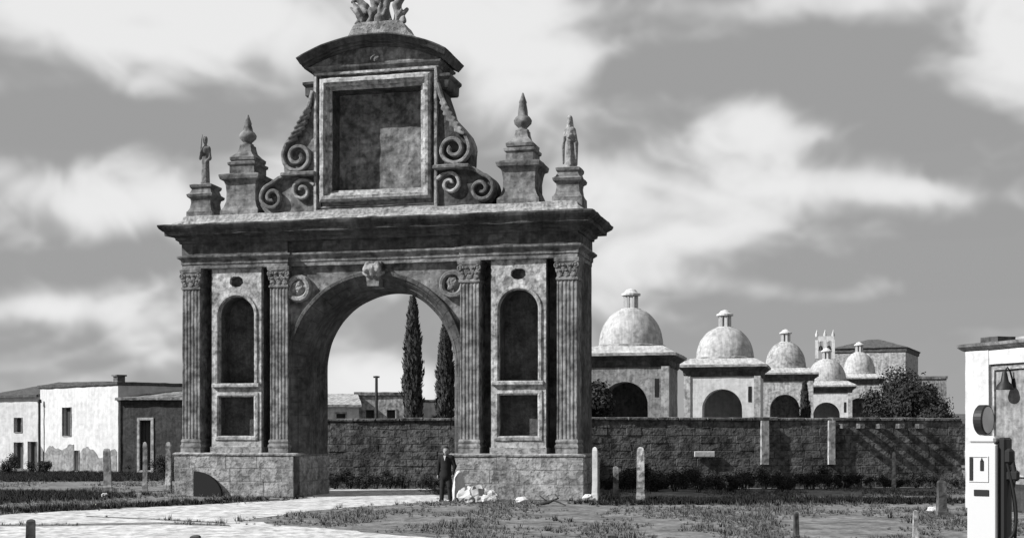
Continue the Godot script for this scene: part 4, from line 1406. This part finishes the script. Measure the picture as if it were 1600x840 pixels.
# ------------------------------------------------------------------ ground
func sheet(pts: Array, y: float, wob := 0.0) -> ArrayMesh:
	# polygon of photo pixels laid on the ground, its edge broken up
	var poly := PackedVector2Array()
	for i in pts.size():
		var a := gp(pts[i][0], pts[i][1])
		var b := gp(pts[(i + 1) % pts.size()][0], pts[(i + 1) % pts.size()][1])
		var n := clampi(int(a.distance_to(b) / 0.5), 1, 60) if wob > 0.0 else 1
		for k in n:
			var p := a.lerp(b, float(k) / n)
			var o := Vector2(wear.get_noise_2d(p.x * 0.9, p.z * 0.9), wear.get_noise_2d(p.x * 0.9 + 50, p.z * 0.9)) * wob
			poly.append(Vector2(p.x, p.z) + o)
	return flat_mesh(poly, y)
func flat_mesh(poly: PackedVector2Array, y: float) -> ArrayMesh:
	var st := mk()
	var tri := Geometry2D.triangulate_polygon(poly)
	ER = 0.0
	for i in range(0, tri.size(), 3):
		ft(st, Vector3(poly[tri[i]].x, y, poly[tri[i]].y), Vector3(poly[tri[i + 1]].x, y, poly[tri[i + 1]].y), Vector3(poly[tri[i + 2]].x, y, poly[tri[i + 2]].y), Vector3(0, -1000, 0))
	return done(st)
const ROAD := [[-150, 811], [0, 804], [200, 794], [440, 782], [478, 778.5], [500, 763], [668, 763], [690, 778], [706, 782], [640, 787], [540, 793], [480, 799], [420, 807], [372, 814], [440, 820], [520, 827], [600, 834], [720, 844], [900, 866], [1000, 1000], [-500, 1000]]
const RUTS := [[[-60, 819], [60, 819.5], [250, 816], [356, 820], [356, 822.5], [250, 819], [60, 822.5], [-60, 822]], [[134, 806], [250, 811], [352, 817], [350, 818.5], [250, 812.5], [134, 807.5]]]
const DARKS := [[[-90, 738], [300, 738], [300, 751], [-90, 753]], [[-90, 767], [110, 769], [205, 774], [150, 781], [-90, 789]], [[940, 781], [1240, 779], [1500, 780], [1500, 786], [1240, 787], [940, 789]], [[-60, 799], [200, 789.5], [440, 779], [440, 781], [200, 793], [-60, 806]]]  # strip right of the arch paints the level edge of its shadow
func build_ground() -> void:
	var st := mk()
	for i in 40:
		for j in 40:
			var x0 := -500.0 + 25.0 * i
			var z0 := -800.0 + 22.0 * j
			q(st, Vector3(x0, 0, z0 + 22), Vector3(x0 + 25, 0, z0 + 22), Vector3(x0 + 25, 0, z0), Vector3(x0, 0, z0))
	ground_piece("ground", done(st), M.dry_earth)
	ground_piece("road", sheet(ROAD, 0.006, 0.35), M.road_dust)
	for r in RUTS: ground_piece("wheel_rut", sheet(r, 0.011, 0.12), M.dry_earth)
	for r in DARKS: ground_piece("verge_and_shade", sheet(r, 0.004, 0.4), M.dark_earth)  # dark verges, plus the painted arch shadow edge
func poly_of(px: Array) -> PackedVector2Array:
	var o := PackedVector2Array()
	for p in px:
		var g := gp(p[0], p[1])
		o.append(Vector2(g.x, g.z))
	return o
func build_grass() -> void:
	var road := poly_of(ROAD)
	var ruts := [poly_of(RUTS[0]), poly_of(RUTS[1])]
	var darks := []
	for d in DARKS: darks.append(poly_of(d))
	var mesh := tuft_mesh(3)
	rng.seed = 17
	var pl := []
	var sz := []
	var pd := []
	var sd := []
	for i in 120000:
		var d := rng.randf_range(24.0, 78.0)
		var x := rng.randf_range(-0.42, 0.42) * d
		var v := Vector2(x, -d)
		var la := Vector3(x, 0, -d) - AP
		la = la.rotated(Vector3.UP, -AT)
		if absf(la.x) < 7.1 and la.z < 0.15 and la.z > -2.95: continue
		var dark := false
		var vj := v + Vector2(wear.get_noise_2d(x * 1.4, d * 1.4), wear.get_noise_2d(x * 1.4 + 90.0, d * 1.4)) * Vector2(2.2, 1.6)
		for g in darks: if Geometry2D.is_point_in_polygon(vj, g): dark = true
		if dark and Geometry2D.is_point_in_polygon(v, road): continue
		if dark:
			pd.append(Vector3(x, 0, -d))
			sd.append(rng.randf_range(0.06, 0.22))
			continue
		var on_road := Geometry2D.is_point_in_polygon(v + Vector2(wear.get_noise_2d(x * 1.1 + 30.0, d * 1.1), wear.get_noise_2d(x * 1.1, d * 1.1 + 60.0)) * 1.3, road)
		if on_road and not (Geometry2D.is_point_in_polygon(v, ruts[0]) or Geometry2D.is_point_in_polygon(v, ruts[1])): continue
		var pn := wear.get_noise_2d(x * 0.2, d * 0.11)
		if rng.randf() > 0.36 + pn * 1.9: continue
		if d > 55.0 and rng.randf() < 0.5: continue
		pl.append(Vector3(x, 0, -d))
		sz.append(rng.randf_range(0.03, 0.1) if rng.randf() < 0.95 else rng.randf_range(0.12, 0.22))
	tufts("grass", "short dry grass over the open ground around the arch", mesh, pl, sz, M.grass)
	tufts("dark_grass", "dark rank weeds along the verges and ditches and the painted arch shadow edge", mesh, pd, sd, M.weeds)

# ------------------------------------------------------------------ small things
func stone_post(px: float, ytop: float, ybot: float, wide: float, label: String, m: Material, lean := 0.0, called := "stone_post", group := "stone posts round the arch") -> Node3D:
	var at := gp(px, ybot)
	var h := (ybot - ytop) / FOC * -at.z
	var root := thing(called, label, "post", at, rng.randf_range(-0.3, 0.3), group)
	root.rotation.z = lean
	var st := mk()
	var a := wide / 2.0
	ER = a * 0.16
	ring(st, -a, a, -a, a, [Vector2(a * 0.15, -0.12), Vector2(a * 0.15, h * 0.12), Vector2(0.0, h * 0.16), Vector2(-a * 0.12, h * 0.93)], false)
	part("shaft", st, m, root)
	st = mk()
	ring(st, -a, a, -a, a, [Vector2(-a * 0.12, h * 0.93), Vector2(-a * 0.35, h * 0.98), Vector2(-a * 0.8, h)])
	part("head", st, m, root)
	ER = 0.0
	return root
func build_small() -> void:
	rng.seed = 33
	stone_post(168, 700, 769, 0.26, "thick pale stone post standing before the whitewashed house", M.limewash_worn, 0.03)
	stone_post(226, 690, 767, 0.16, "thin pale stone post standing before the dark house door", M.limewash_worn)
	stone_post(263, 690, 766, 0.20, "stone post standing close to the arch plinth, before the dark house", M.stone_pale)
	stone_post(930, 698, 783, 0.17, "tall pale post at the arch corner towards the chapels", M.limewash)
	stone_post(962, 728, 781, 0.18, "short grey stub post between two taller pale posts", M.stone)
	stone_post(1001, 698, 784, 0.24, "patchy black and white post below the first domed chapel", M.stone_pale)
	stone_post(1397, 706, 764, 0.14, "thin pale post standing on the open ground before the round tree", M.stone_light_top)
	stone_post(1365, 706, 741, 0.3, "low pale stone marker at the foot of the long wall", M.stone_pale)
	stone_post(1472, 750, 806, 0.22, "dark squat post beside the petrol pump", M.stone_black)
	stone_post(1431, 797, 846, 0.1, "thin two-toned stake in the grass beside the petrol pump", M.stone_pale, 0.0, "stake", "stakes in the grass")
	stone_post(1245, 799, 842, 0.09, "thin dark stake in the open grass before the long wall", M.stone_black, 0.02, "stake", "stakes in the grass")
	stone_post(47, 811, 862, 0.17, "dark bollard on the pale road edge before the houses", M.stone_black, 0.0, "bollard", "dark bollards by the road")
	stone_post(305, 836, 872, 0.18, "dark bollard in the middle of the pale road", M.stone_black, 0.0, "bollard", "dark bollards by the road")
	stone_post(955, 834, 868, 0.16, "dark bollard in the grass before the arch corner", M.stone_black, 0.0, "bollard", "dark bollards by the road")
	stone_post(513, 815, 822, 0.12, "tiny dark peg at the point of the grass wedge", M.stone_black, 0.3, "bollard", "dark bollards by the road")
	# guard stone and rubble at the jamb
	var st := mk()
	lathe(st, Vector3.ZERO, [Vector2(0.24, -0.05), Vector2(0.22, 0.3), Vector2(0.15, 0.75), Vector2(0.07, 0.92), Vector2(0.0, 0.95)], 14)
	var g := part("guard_stone", st, M.limewash)
	g.position = gp(717, 782)
	tag(g, "rounded white guard stone at the foot of the arch jamb", "stone")
	var rub := [[729, 783, 0.32], [742, 783, 0.36], [754, 783, 0.3], [765, 783, 0.26], [735, 786, 0.18], [748, 786, 0.17], [759, 786, 0.19], [771, 785, 0.14]]
	for i in rub.size():
		st = mk()
		var r: float = rub[i][2]
		lump(st, Vector3(0, r * 0.55, 0), Vector3(r, r * 0.8, r * 0.8), 20.0 + i, 0.45)
		var o := part("rubble_stone", st, M.limewash_worn if i % 3 else M.limewash)
		o.position = gp(rub[i][0], rub[i][1])
		tag(o, "rough pale rubble stone heaped against the arch plinth by the guard stone", "stone", "rubble at the arch foot")
	for a in [[163, 776, 0.13, "small white stone lying by the thick stone post"], [920, 783, 0.22, "white stone at the foot of the tall pale post"], [815, 786, 0.2, "flat pale stone in the grass before the arch plinth"], [1458, 800, 0.16, "pale stone lying next to the dark squat post"]]:
		st = mk()
		lump(st, Vector3(0, a[2] * 0.4, 0), Vector3(a[2], a[2] * 0.6, a[2] * 0.8), a[0], 0.4)
		var o := part("loose_stone", st, M.limewash)
		o.position = gp(a[0], a[1])
		tag(o, a[3], "stone")
	# quarter-round dark slab against the left plinth
	st = mk()
	var p := V2([0.0, 0.0])
	for v in arc(Vector2(0, 0), 1.0, 0.0, PI / 2, 12): p.append(Vector2(v.x * 1.02, v.y * 0.84))
	ER = 0.01
	extrude(st, p, 0.0, 0.12)
	ER = 0.0
	var sl := part("quarter_slab", st, M.opening)
	sl.position = arch_pt(Vector3(-6.22, 0.0, 0.2))
	sl.rotation = Vector3(-0.03, AT, 0)
	tag(sl, "dark quarter-round slab leaning against the pale arch plinth", "slab")
	# fallen branch
	st = mk()
	tube(st, [Vector3(-0.45, 0.03, 0.1), Vector3(-0.1, 0.1, 0), Vector3(0.2, 0.22, -0.1), Vector3(0.1, 0.34, -0.15)], [0.035, 0.05, 0.03, 0.012], 6)
	tube(st, [Vector3(-0.1, 0.1, 0), Vector3(-0.35, 0.3, -0.05)], [0.03, 0.012], 6)
	tube(st, [Vector3(0.1, 0.15, -0.05), Vector3(0.4, 0.03, 0.2)], [0.035, 0.015], 6)
	var br := part("fallen_branch", st, M.bark)
	br.position = gp(862, 790)
	tag(br, "dark broken branch lying in the grass before the arch", "branch")
	# plaque on the wall
	st = mk()
	cbox(st, Vector3(-0.4, 0, 0), Vector3(0.4, 0.22, 0.08), 0.02)
	var pq := part("wall_plaque", st, M.limewash)
	pq.position = Vector3(2.5, 0, -51.0).lerp(Vector3(17.7, 0, -52.9), 0.32) + Vector3(0.02, 1.2, 0.05)
	pq.rotation.y = turn_of(Vector3(15.2, 0, -1.9))
	tag(pq, "small white plaque set on the long dark wall", "plaque")
	# utility pole
	var d := 70.0
	var up := thing("utility_pole", "thin dark pole with short crossarm rising behind the wall in the arch", "pole", Vector3(ax(588, d), 0, -d))
	st = mk()
	tube(st, [Vector3(0, -0.2, 0), Vector3(0, ay(587, d), 0)], [0.1, 0.07], 8)
	part("mast", st, M.bark, up)
	st = mk()
	box(st, Vector3(-0.16, ay(590, d), -0.05), Vector3(0.16, ay(590, d) + 0.09, 0.05))
	part("crossarm", st, M.bark, up)
	build_pump()
	build_man()

func build_pump() -> void:
	var d := 20.0
	var root := thing("petrol_pump", "white upright petrol pump with dark side, round globe and hoses", "petrol pump", Vector3(ax(1540, d), 0, -d), -0.62)
	var top := ay(681, d)
	var st := mk()
	cbox(st, Vector3(-0.23, 0, -0.2), Vector3(0.23, 0.16, 0.2), 0.02)
	part("foot", st, M.pump_dark, root)
	st = mk()
	cbox(st, Vector3(-0.21, 0.155, -0.17), Vector3(0.21, top - 0.12, 0.18), 0.015)
	part("cabinet", st, M.pump_white, root)
	st = mk()
	cbox(st, Vector3(-0.195, top - 0.105, -0.165), Vector3(0.195, top, 0.17), 0.03)
	part("hood", st, M.pump_white, root)
	st = mk()
	box(st, Vector3(-0.17, top - 0.125, -0.14), Vector3(0.17, top - 0.1, 0.14))
	part("neck", st, M.pump_white, root)
	# dark side cover
	st = mk()
	cbox(st, Vector3(0.212, 0.16, -0.24), Vector3(0.33, top - 0.02, 0.10), 0.03)
	part("side_cover", st, M.pump_dark, root)
	st = mk()
	var fy := ay(712, d)
	frame(st, -0.185, 0.1, ay(752, d), fy, pv([0.0, 0.178, 0.0, 0.192, 0.012, 0.192, 0.014, 0.178]))
	part("dial_frame", st, M.globe_glass, root)
	st = mk()
	cbox(st, Vector3(-0.17, ay(750, d), 0.17), Vector3(-0.125, ay(714, d), 0.195), 0.006)
	part("gauge", st, M.pump_dark, root)
	st = mk()
	cbox(st, Vector3(-0.02, ay(735, d), 0.17), Vector3(0.035, ay(719, d), 0.19), 0.01)
	lathe(st, Vector3(0.005, ay(719, d), 0.183), [Vector2(0.02, 0), Vector2(0.0, 0.05)], 8)
	part("emblem", st, M.iron, root)
	st = mk()
	cbox(st, Vector3(-0.11, ay(774, d), 0.17), Vector3(0.11, ay(764, d), 0.192), 0.006)
	part("name_plate", st, M.iron, root)
	# globe: a thick lens on a collar
	var gl := Node3D.new()
	gl.name = "globe"
	root.add_child(gl)
	gl.position = Vector3(-0.02, top + 0.24, 0.0)
	gl.rotation.y = 1.42
	st = mk()
	var rim := [Vector2(0.205, -0.075), Vector2(0.225, -0.055), Vector2(0.225, 0.055), Vector2(0.205, 0.075)]
	lathe(st, Vector3.ZERO, rim, 28, false)
	var o := part("rim", st, M.pump_dark, gl)
	o.rotation.x = PI / 2
	st = mk()
	lathe(st, Vector3.ZERO, [Vector2(0.0, -0.09), Vector2(0.1, -0.086), Vector2(0.2, -0.07)], 28)
	o = part("lens", st, M.globe_glass, gl)
	o.rotation.x = PI / 2
	st = mk()
	lathe(st, Vector3.ZERO, [Vector2(0.2, 0.07), Vector2(0.1, 0.086), Vector2(0.0, 0.09)], 28)
	o = part("lens", st, M.globe_glass, gl)
	o.rotation.x = PI / 2
	st = mk()
	lathe(st, Vector3(-0.02, top - 0.01, 0), [Vector2(0.09, 0), Vector2(0.07, 0.03), Vector2(0.06, 0.06)], 16, false)
	part("globe_collar", st, M.pump_white, root)
	# hoses and nozzle on the dark side
	st = mk()
	var hp := []
	var hr := []
	for i in 17:
		var u := i / 16.0
		hp.append(Vector3(0.30 + 0.17 * sin(PI * minf(u * 1.25, 1.0)), lerpf(top - 0.25, 0.55, u) - 0.45 * sin(PI * u) + 0.0, 0.05 + 0.06 * u))
		hr.append(0.024)
	tube(st, hp, hr, 8)
	part("hose", st, M.rubber, root)
	st = mk()
	hp = []
	hr = []
	for i in 13:
		var u := i / 12.0
		hp.append(Vector3(0.32 + 0.1 * sin(u * 2.6), lerpf(top - 0.5, 0.25, u), -0.08))
		hr.append(0.022)
	tube(st, hp, hr, 8)
	part("hose", st, M.rubber, root)
	st = mk()
	cbox(st, Vector3(0.27, top - 0.42, -0.08), Vector3(0.42, top - 0.18, 0.1), 0.05)
	cbox(st, Vector3(0.3, top - 0.66, -0.03), Vector3(0.5, top - 0.5, 0.07), 0.03)
	tube(st, [Vector3(0.38, top - 0.3, 0.02), Vector3(0.44, top - 0.55, 0.03), Vector3(0.42, top - 0.75, 0.03)], [0.04, 0.035, 0.02], 8)
	part("nozzle", st, M.pump_dark, root)

func build_man() -> void:
	var root := thing("person", "person in a dark suit standing at the foot of the arch jamb", "person", gp(697, 783), -0.25)
	var hip := 0.86
	var T := func(x: float, y: float, z: float) -> Vector3: return Vector3(x, y, z)
	# legs: feet apart
	var legs := []
	for s in [-1.0, 1.0]:
		legs.append([T.call(s * 0.09, hip, 0), T.call(s * 0.115, 0.47, 0.02), 0.085, 0.058])
		legs.append([T.call(s * 0.115, 0.47, 0.02), T.call(s * 0.135, 0.09, -0.01 + (0.05 if s < 0 else 0.0)), 0.056, 0.04])
	var torso := [[T.call(0, hip, 0), T.call(0, 1.08, 0), 0.135, 0.13], [T.call(0, 1.08, 0), T.call(0, 1.3, 0), 0.13, 0.14], [T.call(-0.13, 1.36, 0), T.call(0.13, 1.36, 0), 0.075, 0.075]]
	var arms := [[T.call(-0.19, 1.36, 0), T.call(-0.25, 1.08, -0.01), 0.058, 0.045], [T.call(-0.25, 1.08, -0.01), T.call(-0.25, 0.84, 0.06), 0.042, 0.03], [T.call(0.19, 1.36, 0), T.call(0.27, 1.09, -0.02), 0.058, 0.045], [T.call(0.27, 1.09, -0.02), T.call(0.24, 0.86, 0.06), 0.042, 0.03]]
	var skin := legs + torso + arms + [[T.call(0, 1.36, 0), T.call(0, 1.5, 0.015), 0.055, 0.05]]
	var st := SurfaceTool.new()
	st.begin(Mesh.PRIMITIVE_TRIANGLES)
	st.append_from(body(skin, 0.016, 0.03), 0, Transform3D())
	# head with brow, nose, chin, ears
	var head := [[T.call(0, 1.53, 0.02), T.call(0, 1.6, 0.0), 0.075, 0.088], [T.call(0, 1.475, 0.055), T.call(0, 1.5, 0.045), 0.034, 0.05], [T.call(0, 1.57, 0.088), T.call(0, 1.54, 0.105), 0.01, 0.015], [T.call(-0.035, 1.585, 0.075), T.call(0.035, 1.585, 0.075), 0.016, 0.016],
		[T.call(-0.02, 1.508, 0.085), T.call(0.02, 1.508, 0.085), 0.01, 0.01], [T.call(-0.085, 1.57, 0.0), T.call(-0.088, 1.53, 0.005), 0.016, 0.01], [T.call(0.085, 1.57, 0.0), T.call(0.088, 1.53, 0.005), 0.016, 0.01], [T.call(0, 1.47, 0.01), T.call(0, 1.42, 0.0), 0.052, 0.055]]
	st.append_from(body(head, 0.007, 0.018), 0, Transform3D())
	for s in [-1.0, 1.0]:
		var wr := T.call(-0.25, 0.84, 0.06) as Vector3 if s < 0 else T.call(0.24, 0.86, 0.06) as Vector3
		var hb := [[wr, wr + Vector3(0, -0.075, 0.015), 0.026, 0.034, Vector3(0.7, 1, 1.2)]]
		for f in 4:
			var b0 := wr + Vector3(0, -0.085, 0.035 - f * 0.02 + 0.01)
			var ln: float = [0.05, 0.058, 0.052, 0.04][f]
			hb.append([b0, b0 + Vector3(-s * 0.006, -ln * 0.6, 0.004), 0.009, 0.0085])
			hb.append([b0 + Vector3(-s * 0.006, -ln * 0.6, 0.004), b0 + Vector3(-s * 0.022, -ln * 1.15, 0.004), 0.0085, 0.007])
		hb.append([wr + Vector3(-s * 0.006, -0.035, 0.04), wr + Vector3(-s * 0.012, -0.075, 0.062), 0.011, 0.0095])
		hb.append([wr + Vector3(-s * 0.012, -0.075, 0.062), wr + Vector3(-s * 0.016, -0.1, 0.06), 0.0095, 0.008])
		st.append_from(body(hb, 0.005, 0.008), 0, Transform3D())
	put("body", st.commit(), M.skin, root)
	var jk := [[T.call(0, 0.8, 0), T.call(0, 1.08, 0), 0.175, 0.155], [T.call(0, 1.08, 0), T.call(0, 1.3, 0), 0.155, 0.165], [T.call(-0.15, 1.36, 0), T.call(0.15, 1.36, 0), 0.09, 0.09]]
	for a in arms: jk.append([a[0], a[1], a[2] + 0.018, a[3] + 0.016])
	put("jacket", body(jk, 0.016, 0.04), M.suit, root)
	var tr := []
	for a in legs: tr.append([a[0], a[1], a[2] + 0.018, a[3] + 0.03])
	put("trousers", body(tr, 0.016, 0.025), M.suit_trousers, root)
	st = mk()
	extrude(st, V2([-0.04, 1.43, 0.0, 1.26, 0.04, 1.43]), 0.13, 0.165)
	part("shirt_front", st, M.shirt, root)
	var hr := [[T.call(0, 1.61, -0.02), T.call(0, 1.645, -0.005), 0.092, 0.078], [T.call(0, 1.56, -0.045), T.call(0, 1.6, -0.04), 0.06, 0.075]]
	put("hair", body(hr, 0.008, 0.02), M.hair, root)
	for s in [-1.0, 1.0]:
		put("shoe", body([[T.call(s * 0.135, 0.045, -0.05), T.call(s * 0.165, 0.035, 0.13), 0.045, 0.036], [T.call(s * 0.135, 0.05, -0.03), T.call(s * 0.135, 0.11, -0.015), 0.045, 0.04]], 0.01, 0.02), M.shoe, root)

func _ready() -> void:
	# camera: level, with the lens shifted up
	var cam := Camera3D.new()
	cam.name = "camera"
	cam.projection = Camera3D.PROJECTION_FRUSTUM
	cam.near = 0.5
	cam.far = 2000.0
	cam.size = 840.0 / FOC * 0.5
	cam.frustum_offset = Vector2(0.0, (HY - 420.0) / FOC * 0.5)
	cam.position = Vector3(0, EYE, 0)
	add_child(cam)
	cam.current = true
	# light
	var we := WorldEnvironment.new()
	we.name = "environment"
	var env := Environment.new()
	env.background_mode = Environment.BG_SKY
	env.sky = make_sky()
	env.tonemap_mode = Environment.TONE_MAPPER_LINEAR
	env.tonemap_exposure = 1.55
	env.sdfgi_enabled = true
	env.ssao_enabled = true
	env.ssil_enabled = true
	we.environment = env
	add_child(we)
	var sun := DirectionalLight3D.new()
	sun.name = "sun"
	sun.light_energy = 1.6
	sun.light_angular_distance = 0.5
	sun.shadow_enabled = true
	add_child(sun)
	var el := deg_to_rad(36.0)
	var az := deg_to_rad(17.0)
	var to_sun := Vector3(-cos(az) * cos(el), sin(el), sin(az) * cos(el))
	sun.look_at_from_position(to_sun * 100.0, Vector3.ZERO)
	wear.seed = 2
	wear.frequency = 1.3
	wear.fractal_octaves = 3
	rng.seed = 1
	make_materials()
	build_ground()
	build_arch()
	statues()
	build_buildings()
	build_plants()
	build_grass()
	build_small()
